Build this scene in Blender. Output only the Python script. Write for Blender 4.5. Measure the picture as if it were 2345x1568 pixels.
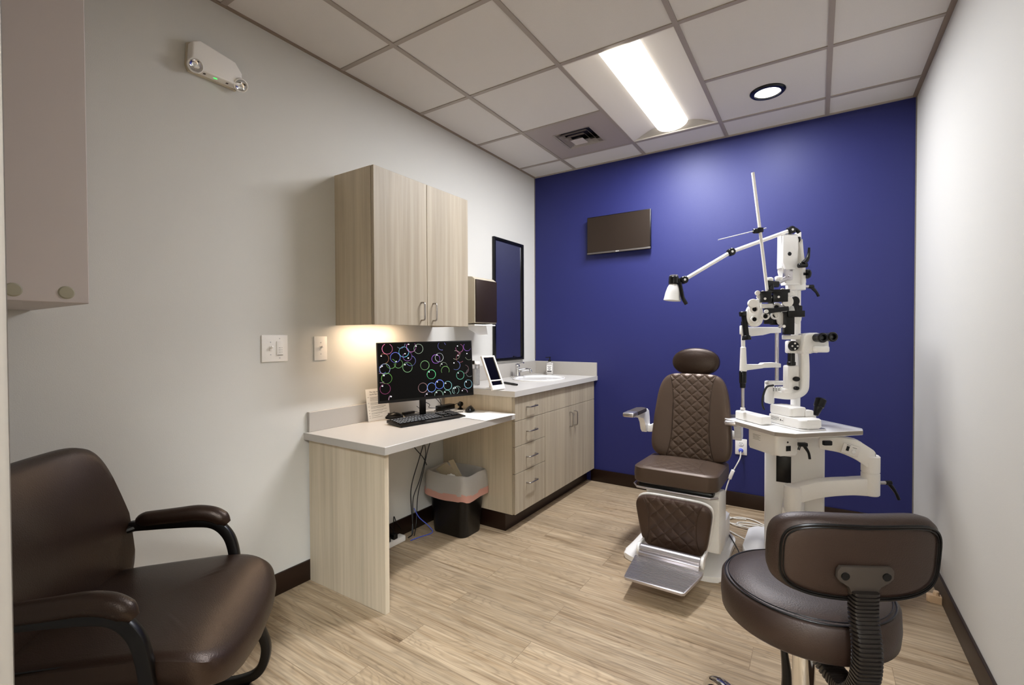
import bpy, bmesh, math, random
from mathutils import Vector, Matrix
random.seed(7)
for o in list(bpy.data.objects): bpy.data.objects.remove(o)
SC = bpy.context.scene
COL = SC.collection
PI = math.pi

# ------------------------------------------------------------------ camera
CAM = Vector((2.1971, -3.7655, 1.2571)); YAW, PITCH, ROLL, FPX = 0.5773, -0.0151, -0.0034, 1073.4
FW = Vector((-math.sin(YAW)*math.cos(PITCH), math.cos(YAW)*math.cos(PITCH), math.sin(PITCH)))
_r = Vector((math.cos(YAW), math.sin(YAW), 0)); _u = _r.cross(FW)
RT = math.cos(ROLL)*_r + math.sin(ROLL)*_u
UPV = -math.sin(ROLL)*_r + math.cos(ROLL)*_u
cam = bpy.data.cameras.new('camera'); camo = bpy.data.objects.new('camera', cam); COL.objects.link(camo)
camo.matrix_world = Matrix((( RT.x, UPV.x, -FW.x, CAM.x), (RT.y, UPV.y, -FW.y, CAM.y), (RT.z, UPV.z, -FW.z, CAM.z), (0, 0, 0, 1)))
cam.sensor_fit = 'HORIZONTAL'; cam.sensor_width = 36; cam.lens = FPX/2345*36; cam.clip_start = 0.02
SC.camera = camo

# ------------------------------------------------------------------ world, exposure
w = bpy.data.worlds.new('world'); SC.world = w; w.use_nodes = True
w.node_tree.nodes['Background'].inputs[0].default_value = (0.9, 0.9, 1, 1)
w.node_tree.nodes['Background'].inputs[1].default_value = 0.2
SC.view_settings.view_transform = 'Standard'; SC.view_settings.look = 'None'
SC.view_settings.exposure = 0.43; SC.view_settings.gamma = 1; SC.view_settings.use_curve_mapping = False
E_LENS, E_DOWN, E_UNDER, E_FILL = 2.6, 4.0, 36.0, 108.0
def area_lamp(name, loc, sx, sy, watts, col=(.955, .985, 1.06), shape='RECTANGLE', spread=PI):
    l = bpy.data.lights.new(name, 'AREA'); l.shape = shape; l.size = sx; l.size_y = sy; l.energy = watts; l.color = col; l.spread = spread
    o = bpy.data.objects.new(name, l); o.location = loc; COL.objects.link(o); return o
area_lamp('ceiling_lamp', (1.3303, -.93, 2.706-.0165), .13, 1.0, 46)
area_lamp('downlight_lamp', (1.94, -.56, 2.706-.0062), 0.10, .10, 8, shape='DISK')

# ------------------------------------------------------------------ materials
def lin(h):
    h = h.lstrip('#'); c = [int(h[i:i+2], 16)/255 for i in (0, 2, 4)]
    return tuple((x/12.92 if x <= .04045 else ((x+.055)/1.055)**2.4) for x in c) + (1,)
def mat(name, col, rough=.5, metal=0, spec=.5, bump=0, bscale=200, coat=0, emit=0, ecol=None, trans=0):
    m = bpy.data.materials.new(name); m.use_nodes = True; nt = m.node_tree
    p = nt.nodes['Principled BSDF']; c = lin(col) if isinstance(col, str) else col
    p.inputs['Base Color'].default_value = c; p.inputs['Roughness'].default_value = rough
    p.inputs['Metallic'].default_value = metal; p.inputs['Specular IOR Level'].default_value = spec
    p.inputs['Coat Weight'].default_value = coat; p.inputs['Transmission Weight'].default_value = trans
    if emit:
        p.inputs['Emission Color'].default_value = lin(ecol) if ecol else c
        p.inputs['Emission Strength'].default_value = emit
    n = nt.nodes.new('ShaderNodeTexNoise'); n.inputs['Scale'].default_value = bscale; n.inputs['Detail'].default_value = 2
    tc = nt.nodes.new('ShaderNodeTexCoord'); nt.links.new(tc.outputs['Object'], n.inputs['Vector'])
    # slight procedural variation of the colour
    mx = nt.nodes.new('ShaderNodeMix'); mx.data_type = 'RGBA'; mx.inputs['Factor'].default_value = .5
    rmp = nt.nodes.new('ShaderNodeMapRange'); rmp.inputs['To Min'].default_value = 0; rmp.inputs['To Max'].default_value = .12
    nt.links.new(n.outputs['Fac'], rmp.inputs['Value']); nt.links.new(rmp.outputs[0], mx.inputs['Factor'])
    mx.inputs['A'].default_value = c; mx.inputs['B'].default_value = tuple(x*.7 for x in c[:3]) + (1,)
    if not emit: nt.links.new(mx.outputs['Result'], p.inputs['Base Color'])
    if bump:
        b = nt.nodes.new('ShaderNodeBump'); b.inputs['Strength'].default_value = bump; b.inputs['Distance'].default_value = .002
        nt.links.new(n.outputs['Fac'], b.inputs['Height']); nt.links.new(b.outputs[0], p.inputs['Normal'])
    return m
def N(nt, t, **k):
    n = nt.nodes.new(t)
    for a, b in k.items(): setattr(n, a, b)
    return n
def warm(m, tint=(1, .82, .70, 1)):
    m.node_tree.nodes['Principled BSDF'].inputs['Specular Tint'].default_value = tint
def wood(name, c1, c2, c3, grain='Z', scale=1.0, rough=.5):
    m = bpy.data.materials.new(name); m.use_nodes = True; nt = m.node_tree; p = nt.nodes['Principled BSDF']
    p.inputs['Roughness'].default_value = rough; p.inputs['Specular IOR Level'].default_value = .3
    tc = N(nt, 'ShaderNodeTexCoord'); mp = N(nt, 'ShaderNodeMapping'); L = nt.links
    s = [38*scale]*3; s['XYZ'.index(grain)] = 1.1*scale; mp.inputs['Scale'].default_value = s
    L.new(tc.outputs['Object'], mp.inputs['Vector'])
    n1 = N(nt, 'ShaderNodeTexNoise'); n1.inputs['Scale'].default_value = 1; n1.inputs['Detail'].default_value = 5; n1.inputs['Roughness'].default_value = .6
    L.new(mp.outputs[0], n1.inputs['Vector'])
    r = N(nt, 'ShaderNodeValToRGB'); e = r.color_ramp.elements
    e[0].position = .3; e[0].color = lin(c1); e[1].position = .72; e[1].color = lin(c3); q = r.color_ramp.elements.new(.5); q.color = lin(c2)
    L.new(n1.outputs['Fac'], r.inputs['Fac'])
    s2 = [6*scale]*3; s2['XYZ'.index(grain)] = .35*scale
    mp2 = N(nt, 'ShaderNodeMapping'); mp2.inputs['Scale'].default_value = s2; L.new(tc.outputs['Object'], mp2.inputs['Vector'])
    n2 = N(nt, 'ShaderNodeTexNoise'); n2.inputs['Scale'].default_value = 1; n2.inputs['Detail'].default_value = 2; L.new(mp2.outputs[0], n2.inputs['Vector'])
    mx = N(nt, 'ShaderNodeMix', data_type='RGBA', blend_type='MULTIPLY'); mx.inputs['Factor'].default_value = 1
    mr = N(nt, 'ShaderNodeMapRange'); mr.inputs['From Min'].default_value = .3; mr.inputs['From Max'].default_value = .7; mr.inputs['To Min'].default_value = .86; mr.inputs['To Max'].default_value = 1.06
    L.new(n2.outputs['Fac'], mr.inputs['Value']); L.new(r.outputs[0], mx.inputs['A']); L.new(mr.outputs[0], mx.inputs['B']); L.new(mx.outputs['Result'], p.inputs['Base Color'])
    return m
def floor_mat():
    m = bpy.data.materials.new('vinyl_plank_floor'); m.use_nodes = True; nt = m.node_tree; p = nt.nodes['Principled BSDF']; L = nt.links
    p.inputs['Roughness'].default_value = .42; p.inputs['Specular IOR Level'].default_value = .35
    tc = N(nt, 'ShaderNodeTexCoord')
    br = N(nt, 'ShaderNodeTexBrick'); br.offset = .37; br.inputs['Scale'].default_value = 1; br.inputs['Mortar Size'].default_value = .0012
    br.inputs['Brick Width'].default_value = 1.22; br.inputs['Row Height'].default_value = .152; br.inputs['Bias'].default_value = 0
    br.inputs['Color1'].default_value = (0, 0, 0, 1); br.inputs['Color2'].default_value = (1, 1, 1, 1); br.inputs['Mortar'].default_value = (.5, .5, .5, 1)
    L.new(tc.outputs['Object'], br.inputs['Vector'])
    # offset of the grain per plank
    add = N(nt, 'ShaderNodeVectorMath', operation='MULTIPLY_ADD'); add.inputs[1].default_value = (7, 13, 5)
    L.new(br.outputs['Color'], add.inputs[0]); L.new(tc.outputs['Object'], add.inputs[2])
    mp = N(nt, 'ShaderNodeMapping'); mp.inputs['Scale'].default_value = (1.5, 30, 1); L.new(add.outputs[0], mp.inputs['Vector'])
    n = N(nt, 'ShaderNodeTexNoise'); n.inputs['Scale'].default_value = 1; n.inputs['Detail'].default_value = 7; n.inputs['Roughness'].default_value = .62; n.inputs['Distortion'].default_value = .9
    L.new(mp.outputs[0], n.inputs['Vector'])
    r = N(nt, 'ShaderNodeValToRGB'); e = r.color_ramp.elements
    e[0].position = .25; e[0].color = lin('#6a5540'); e[1].position = .75; e[1].color = lin('#bca98c')
    for ps, c in ((.35, '#8f785c'), (.43, '#a58f72'), (.58, '#b19c80')):
        q = r.color_ramp.elements.new(ps); q.color = lin(c)
    L.new(n.outputs['Fac'], r.inputs['Fac'])
    mp3 = N(nt, 'ShaderNodeMapping'); mp3.inputs['Scale'].default_value = (4, 130, 1); L.new(add.outputs[0], mp3.inputs['Vector'])
    n3 = N(nt, 'ShaderNodeTexNoise'); n3.inputs['Scale'].default_value = 1; n3.inputs['Detail'].default_value = 3; L.new(mp3.outputs[0], n3.inputs['Vector'])
    mr3 = N(nt, 'ShaderNodeMapRange'); mr3.inputs['From Min'].default_value = .3; mr3.inputs['From Max'].default_value = .6; mr3.inputs['To Min'].default_value = .62; mr3.inputs['To Max'].default_value = 1.04
    L.new(n3.outputs['Fac'], mr3.inputs['Value'])
    m3 = N(nt, 'ShaderNodeMix', data_type='RGBA', blend_type='MULTIPLY'); m3.inputs['Factor'].default_value = .8
    L.new(r.outputs[0], m3.inputs['A']); L.new(mr3.outputs[0], m3.inputs['B'])
    # cathedral grain: thin contour lines of a slow, stretched noise
    mp5 = N(nt, 'ShaderNodeMapping'); mp5.inputs['Scale'].default_value = (1.1, 6.5, 1); L.new(add.outputs[0], mp5.inputs['Vector'])
    n5 = N(nt, 'ShaderNodeTexNoise'); n5.inputs['Scale'].default_value = 1; n5.inputs['Detail'].default_value = 2.5; n5.inputs['Distortion'].default_value = .3; L.new(mp5.outputs[0], n5.inputs['Vector'])
    k5 = N(nt, 'ShaderNodeMath', operation='MULTIPLY'); k5.inputs[1].default_value = 26; L.new(n5.outputs['Fac'], k5.inputs[0])
    p5 = N(nt, 'ShaderNodeMath', operation='PINGPONG'); p5.inputs[1].default_value = .5; L.new(k5.outputs[0], p5.inputs[0])
    r5 = N(nt, 'ShaderNodeMapRange'); r5.inputs['From Min'].default_value = 0; r5.inputs['From Max'].default_value = .22; r5.inputs['To Min'].default_value = .80; r5.inputs['To Max'].default_value = 1.03; L.new(p5.outputs[0], r5.inputs['Value'])
    m6 = N(nt, 'ShaderNodeMix', data_type='RGBA', blend_type='MULTIPLY'); m6.inputs['Factor'].default_value = .85
    L.new(m3.outputs['Result'], m6.inputs['A']); L.new(r5.outputs[0], m6.inputs['B']); m3 = m6
    mr = N(nt, 'ShaderNodeMapRange'); mr.inputs['To Min'].default_value = .88; mr.inputs['To Max'].default_value = 1.08
    L.new(br.outputs['Color'], mr.inputs['Value'])
    m4 = N(nt, 'ShaderNodeMix', data_type='RGBA', blend_type='MULTIPLY'); m4.inputs['Factor'].default_value = 1
    L.new(m3.outputs['Result'], m4.inputs['A']); L.new(mr.outputs[0], m4.inputs['B'])
    m5 = N(nt, 'ShaderNodeMix', data_type='RGBA'); m5.inputs['B'].default_value = lin('#5f4c37')
    sc = N(nt, 'ShaderNodeMath', operation='MULTIPLY'); sc.inputs[1].default_value = .55
    L.new(br.outputs['Fac'], sc.inputs[0]); L.new(sc.outputs[0], m5.inputs['Factor']); L.new(m4.outputs['Result'], m5.inputs['A'])
    L.new(m5.outputs['Result'], p.inputs['Base Color'])
    b = N(nt, 'ShaderNodeBump'); b.inputs['Strength'].default_value = .15; b.inputs['Distance'].default_value = .001
    L.new(n.outputs['Fac'], b.inputs['Height']); L.new(b.outputs[0], p.inputs['Normal'])
    return m
def quilt_mat(name, col, px, pz, halfw, top, strength=1.0, edge_curve=0.0, ymax=9.0):
    """leather with a diamond quilted middle panel; UV holds pad coordinates in metres"""
    m = bpy.data.materials.new(name); m.use_nodes = True; nt = m.node_tree; p = nt.nodes['Principled BSDF']; L = nt.links
    p.inputs['Base Color'].default_value = lin(col); p.inputs['Roughness'].default_value = .38; p.inputs['Specular IOR Level'].default_value = .5
    uv = N(nt, 'ShaderNodeUVMap', uv_map='UVMap'); sp = N(nt, 'ShaderNodeSeparateXYZ'); L.new(uv.outputs[0], sp.inputs[0])
    def M(op, a, b=None, c=None):
        n = N(nt, 'ShaderNodeMath', operation=op)
        for i, x in enumerate((a, b, c)):
            if x is None: continue
            if isinstance(x, (int, float)): n.inputs[i].default_value = x
            else: L.new(x, n.inputs[i])
        return n.outputs[0]
    X, Y = sp.outputs[0], sp.outputs[1]
    xs = M('DIVIDE', X, px); ys = M('DIVIDE', Y, pz)
    a = M('PINGPONG', M('ADD', xs, ys), .5); b = M('PINGPONG', M('SUBTRACT', xs, ys), .5)
    g = M('MINIMUM', a, b)                       # 0 on the seams, .5 in the middle of a diamond
    pil = M('POWER', M('MINIMUM', M('MULTIPLY', g, 3.6), 1), .55)
    ax = M('ABSOLUTE', X)
    hw = M('ADD', halfw, M('MULTIPLY', M('POWER', M('ABSOLUTE', M('DIVIDE', Y, top)), 3), edge_curve))
    dx = M('SUBTRACT', ax, hw)
    inside = M('MULTIPLY', M('LESS_THAN', dx, 0), M('LESS_THAN', M('ABSOLUTE', Y), ymax))
    line = M('MAXIMUM', M('MINIMUM', M('DIVIDE', M('ABSOLUTE', dx), .004), 1), M('GREATER_THAN', M('ABSOLUTE', Y), ymax))
    h = M('MULTIPLY', M('ADD', M('MULTIPLY', inside, M('SUBTRACT', pil, 1)), 1), line)
    bm_ = N(nt, 'ShaderNodeBump'); bm_.inputs['Strength'].default_value = strength; bm_.inputs['Distance'].default_value = .006
    L.new(h, bm_.inputs['Height'])
    ns = N(nt, 'ShaderNodeTexNoise'); ns.inputs['Scale'].default_value = 350
    tc = N(nt, 'ShaderNodeTexCoord'); L.new(tc.outputs['Object'], ns.inputs['Vector'])
    b2 = N(nt, 'ShaderNodeBump'); b2.inputs['Strength'].default_value = .15; b2.inputs['Distance'].default_value = .001
    L.new(ns.outputs['Fac'], b2.inputs['Height']); L.new(bm_.outputs[0], b2.inputs['Normal']); L.new(b2.outputs[0], p.inputs['Normal'])
    return m

M_ = {}
M_['wall'] = mat('wall_paint', '#cdcac2', .75, spec=.25, bump=.15, bscale=260)
M_['blue'] = mat('blue_wall_paint', '#20245e', .52, spec=.40, bump=.22, bscale=300)
M_['tile'] = mat('ceiling_tile', '#d8d3cd', .95, spec=.1, bump=.5, bscale=420)
M_['grid'] = mat('ceiling_grid', '#a0958a', .5)
M_['angle'] = mat('wall_angle', '#8a7a6a', .55)
M_['base'] = mat('brown_baseboard', '#190b06', .4)
M_['floor'] = floor_mat()
M_['jamb'] = mat('door_frame_paint', '#736c63', .45)
M_['lam'] = wood('pale_oak_laminate', '#9d907b', '#a99c87', '#b4a893')
M_['lam_brightened'] = wood('pale_oak_laminate_brightened', '#b5a791', '#c3b59d', '#cdbfa8')  # same laminate, colour lightened to make up for weak light on side panels
M_['top'] = mat('white_speckled_laminate', '#c6c1b9', .32, bscale=380, bump=.03)
M_['topedge'] = mat('grey_laminate_edge', '#aea89f', .4, bscale=90)
M_['steel'] = mat('brushed_nickel', '#a9a39c', .28, metal=1)
M_['chrome'] = mat('chrome', '#dcdcdc', .06, metal=1)
M_['alu'] = mat('aluminium', '#c4bfc0', .3, metal=.9)
M_['black'] = mat('black_plastic', '#040303', .3, spec=.35)
M_['satin'] = mat('satin_black', '#080605', .3, spec=.35)
M_['white'] = mat('white_plastic', '#f0ebe3', .4)
M_['inst'] = mat('instrument_enamel', '#faf7f1', .35)
M_['ceram'] = mat('white_ceramic', '#fbf9f5', .12, coat=.4)
M_['leather'] = mat('dark_brown_leather', '#20130c', .38, bump=.25, bscale=320)
M_['leather2'] = mat('stool_leather', '#2a1c15', .48, bump=.25, bscale=320)
M_['screen'] = mat('black_screen', '#030202', .15, spec=.2)
M_['tv'] = mat('matt_screen', '#1c140e', .42)
M_['mirror'] = mat('mirror_glass', '#c8c8cc', .03, metal=1)
M_['paper'] = mat('paper', '#f6f3ec', .8)
M_['ink'] = mat('ink', '#4a4440', .8)
M_['inkl'] = mat('ink_light', '#8d857c', .8)
M_['liner'] = mat('bin_liner', '#ddd6cc', .4, bump=1.0, bscale=38)
M_['linerp'] = mat('liner_pink_hem', '#f2bba8', .5)
M_['card'] = mat('cardboard', '#b3a285', .8)
M_['cord'] = mat('white_cord', '#ddd8cc', .5)
M_['bcord'] = mat('black_cord', '#0b0a0a', .5)
M_['blcord'] = mat('blue_cord', '#4a5ac0', .5)
M_['greycab'] = mat('grey_enamel', '#b8ada6', .5, bscale=600)
M_['cap'] = mat('rubber_cap', '#97907a', .6)
M_['pan'] = mat('white_light_pan', '#dcd6cd', .6)
M_['lens'] = mat('lit_diffuser', '#ffffff', .4, emit=E_LENS, ecol='#fffaf0')
M_['lens2'] = mat('lit_downlight', '#ffffff', .4, emit=E_DOWN, ecol='#fffdf8')
M_['lens3'] = mat('lit_strip', '#ffffff', .4, emit=E_UNDER, ecol='#ffe0bd')
M_['lens_fill'] = mat('hall_fill_emitter', '#ffffff', .4, emit=E_FILL, ecol='#f3f9ff')  # glow of the fill light added in the hall
M_['green'] = mat('green_led', '#55ff66', .4, emit=1.2, ecol='#40e060')
M_['soap'] = mat('clear_soap', '#b9b4ae', .15)
M_['glass'] = mat('clear_glass', '#ffffff', .03, trans=1)
M_['cotton'] = mat('cotton', '#eeeae2', .9, bump=.8, bscale=80)
M_['doc'] = mat('towel_dispenser_smoke', '#22170f', .4)
M_['beige'] = mat('beige_plastic', '#c3b8a2', .45)
M_['vent'] = mat('vent_grey', '#a39892', .55)
M_['ventl'] = mat('vent_louver', '#c2b8b0', .5)
M_['wedge'] = mat('cream_rubber', '#e6c6a0', .6)
M_['taupe'] = mat('taupe_edge', '#978c80', .5)
M_['pewter'] = mat('ribbed_grey_plastic', '#4b443e', .4)
M_['bracket'] = mat('bracket_grey', '#3a322b', .5)
M_['ribbed'] = mat('ribbed_rubber', '#1a1512', .38)
M_['quiltb'] = quilt_mat('quilted_back_leather', '#4c3e34', .066, .061, .103, .25, .9, .03)
M_['quilts'] = quilt_mat('quilted_seat_leather', '#4c3e34', .075, .075, .11, .2, .4, .05, .197)
M_['quilt_shaded'] = quilt_mat('quilted_leather_shaded', '#3c2d25', .075, .075, .12, .15, .55, .04)  # same leather as back and seat, shade put into a darker colour

warm(M_['leather2'], (1, .9, .85, 1))
for k_ in ('leather', 'quiltb', 'quilts', 'quilt_shaded', 'base', 'tv', 'doc'): warm(M_[k_])

# ------------------------------------------------------------------ helpers
def at(u, v, w):
    return CAM + w*(FW + RT*(u-1172.5)/FPX - UPV*(v-784)/FPX)
def atz(u, v, z):
    d = FW + RT*(u-1172.5)/FPX - UPV*(v-784)/FPX
    return CAM + d*((z-CAM.z)/d.z)
def aty(u, v, y):
    d = FW + RT*(u-1172.5)/FPX - UPV*(v-784)/FPX
    return CAM + d*((y-CAM.y)/d.y)
def B(): return bmesh.new()
def TM(loc=(0, 0, 0), rz=0, rx=0, ry=0):
    return Matrix.Translation(loc) @ Matrix.Rotation(rz, 4, 'Z') @ Matrix.Rotation(ry, 4, 'Y') @ Matrix.Rotation(rx, 4, 'X')
def frame(o, x, y, z=None):
    """matrix with origin o and axes x, y (orthonormalised)"""
    x = Vector(x).normalized(); y = Vector(y); y = (y-x*y.dot(x)).normalized(); z = x.cross(y)
    return Matrix(((x.x, y.x, z.x, o[0]), (x.y, y.y, z.y, o[1]), (x.z, y.z, z.z, o[2]), (0, 0, 0, 1)))
def box(bm, a, b, bev=0, M=None, seg=2):
    a = Vector(a); b = Vector(b); c = (a+b)/2; s = b-a
    mm = Matrix.Translation(c) @ Matrix.Diagonal((abs(s.x), abs(s.y), abs(s.z), 1))
    r = bmesh.ops.create_cube(bm, size=1, matrix=mm); vs = r['verts']
    if bev:
        es = list({e for v in vs for e in v.link_edges})
        r2 = bmesh.ops.bevel(bm, geom=es, offset=min(bev, .49*min(abs(s.x), abs(s.y), abs(s.z))), segments=seg, profile=.5, affect='EDGES')
        vs = list({v for f in r2['faces'] for v in f.verts} | {v for v in vs if v.is_valid})
    if M is not None: bmesh.ops.transform(bm, matrix=M, verts=vs)
    return vs
def prism(bm, pts, h0, h1, M=None, bev=0, seg=2):
    n = len(pts)
    lo = [bm.verts.new((x, y, h0)) for x, y in pts]; hi = [bm.verts.new((x, y, h1)) for x, y in pts]
    fs = [bm.faces.new(lo[::-1]), bm.faces.new(hi)]
    for i in range(n): fs.append(bm.faces.new((lo[i], lo[(i+1) % n], hi[(i+1) % n], hi[i])))
    vs = lo+hi
    if bev:
        es = list({e for f in fs[:2] for e in f.edges})
        r2 = bmesh.ops.bevel(bm, geom=es, offset=bev, segments=seg, profile=.5, affect='EDGES')
        vs = list({v for f in r2['faces'] for v in f.verts} | {v for v in vs if v.is_valid})
    bmesh.ops.recalc_face_normals(bm, faces=list({f for v in vs for f in v.link_faces}))
    if M is not None: bmesh.ops.transform(bm, matrix=M, verts=vs)
    return vs
def lathe(bm, prof, M=None, seg=32, sx=1, sy=1):
    rings = []; vs = []
    for r, z in prof:
        if r < 1e-6: ring = [bm.verts.new((0, 0, z))]
        else: ring = [bm.verts.new((sx*r*math.cos(2*PI*i/seg), sy*r*math.sin(2*PI*i/seg), z)) for i in range(seg)]
        rings.append(ring); vs += ring
    for a, b in zip(rings, rings[1:]):
        for i in range(seg):
            j = (i+1) % seg
            if len(a) == 1 and len(b) == 1: continue
            if len(a) == 1: bm.faces.new((a[0], b[j], b[i]))
            elif len(b) == 1: bm.faces.new((a[i], a[j], b[0]))
            else: bm.faces.new((a[i], a[j], b[j], b[i]))
    for ring in (rings[0], rings[-1]):
        if len(ring) > 1 and not (rings[0] is ring and prof[0] == prof[-1]):
            try: bm.faces.new(ring if ring is rings[-1] else ring[::-1])
            except Exception: pass
    bmesh.ops.recalc_face_normals(bm, faces=list({f for v in vs for f in v.link_faces}))
    if M is not None: bmesh.ops.transform(bm, matrix=M, verts=vs)
    return vs
def cyl(bm, p, q, r, r2=None, seg=24, bev=0):
    p = Vector(p); q = Vector(q); d = q-p; L = d.length; r2 = r if r2 is None else r2
    M = Matrix.Translation(p) @ d.to_track_quat('Z', 'Y').to_matrix().to_4x4()
    pr = [(0, 0), (r-bev, 0), (r, bev), (r2, L-bev), (r2-bev, L), (0, L)] if bev else [(0, 0), (r, 0), (r2, L), (0, L)]
    return lathe(bm, pr, M, seg)
def smooth_pts(pts, n=8, closed=False):
    P = [Vector(p) for p in pts]; out = []; m = len(P)
    for i in range(m if closed else m-1):
        p0 = P[(i-1) % m] if (closed or i > 0) else P[0]*2-P[1]
        p1 = P[i]; p2 = P[(i+1) % m]
        p3 = P[(i+2) % m] if (closed or i+2 < m) else P[-1]*2-P[-2]
        for k in range(n):
            t = k/n
            out.append(.5*((2*p1)+(-p0+p2)*t+(2*p0-5*p1+4*p2-p3)*t*t+(-p0+3*p1-3*p2+p3)*t**3))
    if not closed: out.append(P[-1])
    return out
def tube(bm, pts, r, seg=10, smooth=0, up=None, flat=1.0, closed=False, rect=False):
    """sweep; r scalar or list; flat = second half-axis ratio; rect = rounded rectangular section"""
    P = smooth_pts(pts, smooth, closed) if smooth else [Vector(p) for p in pts]
    n = len(P); rs = r if isinstance(r, (list, tuple)) else None; rings = []
    T = []
    for i in range(n):
        a = P[(i-1) % n] if (closed or i) else P[0]; b = P[(i+1) % n] if (closed or i < n-1) else P[-1]
        T.append((b-a).normalized())
    nrm = Vector(up) if up is not None else (Vector((0, 0, 1)) if abs(T[0].z) < .9 else Vector((1, 0, 0)))
    for i in range(n):
        t = T[i]
        if up is not None: nrm = Vector(up)
        nn = (nrm-t*nrm.dot(t))
        nn = nn.normalized() if nn.length > 1e-6 else t.orthogonal().normalized()
        nrm = nn; bb = t.cross(nn)
        if rs:
            fi = i/(n-1)*(len(rs)-1); ia = min(int(fi), len(rs)-2); rr = rs[ia]*(1-fi+ia)+rs[ia+1]*(fi-ia)
        else: rr = r
        ring = []
        for k in range(seg):
            a = 2*PI*(k+.5)/seg; c, s = math.cos(a), math.sin(a)
            if rect:
                e = .45; c = math.copysign(abs(c)**e, c); s = math.copysign(abs(s)**e, s)
            ring.append(bm.verts.new(P[i]+nn*(rr*flat*c)+bb*(rr*s)))
        rings.append(ring)
    for i in range(n if closed else n-1):
        a = rings[i]; b = rings[(i+1) % n]
        for k in range(seg): bm.faces.new((a[k], a[(k+1) % seg], b[(k+1) % seg], b[k]))
    if not closed: bm.faces.new(rings[0][::-1]); bm.faces.new(rings[-1])
    fs = list({f for ring in rings for v in ring for f in v.link_faces})
    bmesh.ops.recalc_face_normals(bm, faces=fs)
    return [v for ring in rings for v in ring]
def rrect(w, h, r, n=8):
    r = min(r, w/2-1e-4, h/2-1e-4); o = []
    for cx, cy, a0 in ((w/2-r, h/2-r, 0), (-w/2+r, h/2-r, 90), (-w/2+r, -h/2+r, 180), (w/2-r, -h/2+r, 270)):
        for k in range(n+1):
            a = math.radians(a0+90*k/n); o.append((cx+r*math.cos(a), cy+r*math.sin(a)))
    return o
def densify(o, step=.03):
    r = []
    for i, p in enumerate(o):
        q = o[(i+1) % len(o)]; L = math.dist(p, q); k = max(1, int(L/step))
        for j in range(k): r.append((p[0]+(q[0]-p[0])*j/k, p[1]+(q[1]-p[1])*j/k))
    return r
def pad(bm, outline, t, M=None, crown=.01, er=.015, warp=None, rings=9, seam=0, back=.004):
    """upholstered pad: outline in xy, thickness t along z (front at z=t), rounded edge er, domed front"""
    uvl = bm.loops.layers.uv.get('UVMap') or bm.loops.layers.uv.new('UVMap')
    O = densify(outline); n = len(O)
    mw = max(abs(p[0]) for p in O); mh = max(abs(p[1]) for p in O); m = min(mw, mh)
    prof = []                                    # (scale inset in metres, z)
    prof.append((m, 0-back)); prof.append((er*1.0, 0)); 
    for k in range(0, 7):
        a = -PI/2+PI*k/6
        prof.append((er*(1-math.cos(a)), t/2+(t/2)*math.sin(a) if er*2 >= t else (er+er*math.sin(a) if k < 3 else (t/2 if k == 3 else t-er+er*math.sin(a)))))
    for k in range(1, rings+1):
        f = k/rings; prof.append((er+(m-er)*f, t+crown*(1-(1-f)**2.2)))
    ringv = []; vs = []
    for ins, z in prof:
        if ins >= m-1e-6:
            v = bm.verts.new((0, 0, z)); ringv.append([v]); vs.append(v); continue
        ring = []
        sx = 1-ins/mw; sy = 1-ins/mh; f = ins/m
        for (x, y) in O:
            # near the edge inset evenly, towards the middle scale to the centre
            s = 1-ins/m
            k = min(1, f*1.2)
            ring.append(bm.verts.new((x*(sx*(1-k)+s*k), y*(sy*(1-k)+s*k), z)))
        ringv.append(ring); vs += ring
    for a, b in zip(ringv, ringv[1:]):
        for i in range(n):
            j = (i+1) % n
            if len(a) == 1 and len(b) == 1: continue
            if len(a) == 1: f = bm.faces.new((a[0], b[j], b[i]))
            elif len(b) == 1: f = bm.faces.new((a[i], a[j], b[0]))
            else: f = bm.faces.new((a[i], a[j], b[j], b[i]))
            for l in f.loops: l[uvl].uv = (l.vert.co.x, l.vert.co.y)
    bmesh.ops.recalc_face_normals(bm, faces=list({f for v in vs for f in v.link_faces}))
    if warp:
        for v in vs: v.co = Vector(warp(v.co))
    if M is not None: bmesh.ops.transform(bm, matrix=M, verts=vs)
    return vs
def obj(name, bm, m, parent=None, smooth=35, origin=None):
    me = bpy.data.meshes.new(name)
    o = bpy.data.objects.new(name, me)
    if parent is not None:
        o.parent = parent
        W = Matrix.Identity(4); q = parent
        ch = []
        while q is not None: ch.append(q); q = q.parent
        for q in reversed(ch): W = W @ q.matrix_basis
        bmesh.ops.transform(bm, matrix=W.inverted(), verts=bm.verts)
    elif origin is not None:
        o.location = origin
        bmesh.ops.transform(bm, matrix=Matrix.Translation(-Vector(origin)), verts=bm.verts)
    bm.to_mesh(me); bm.free()
    for x in (m if isinstance(m, (list, tuple)) else [m]): me.materials.append(M_[x] if isinstance(x, str) else x)
    if smooth:
        for p in me.polygons: p.use_smooth = True
        me.set_sharp_from_angle(angle=math.radians(smooth))
    COL.objects.link(o)
    return o
def tag(o, label, cat, group=None):
    o['label'] = label; o['category'] = cat
    if group: o['group'] = group
    return o
def thing(name, label, cat, loc, group=None):
    o = bpy.data.objects.new(name, None); o.empty_display_size = .1; COL.objects.link(o); o.location = loc
    return tag(o, label, cat, group)
def struct(name, bm, m, parent=None, smooth=30):
    o = obj(name, bm, m, parent, smooth)
    if parent is None: o['kind'] = 'structure'
    return o
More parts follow.
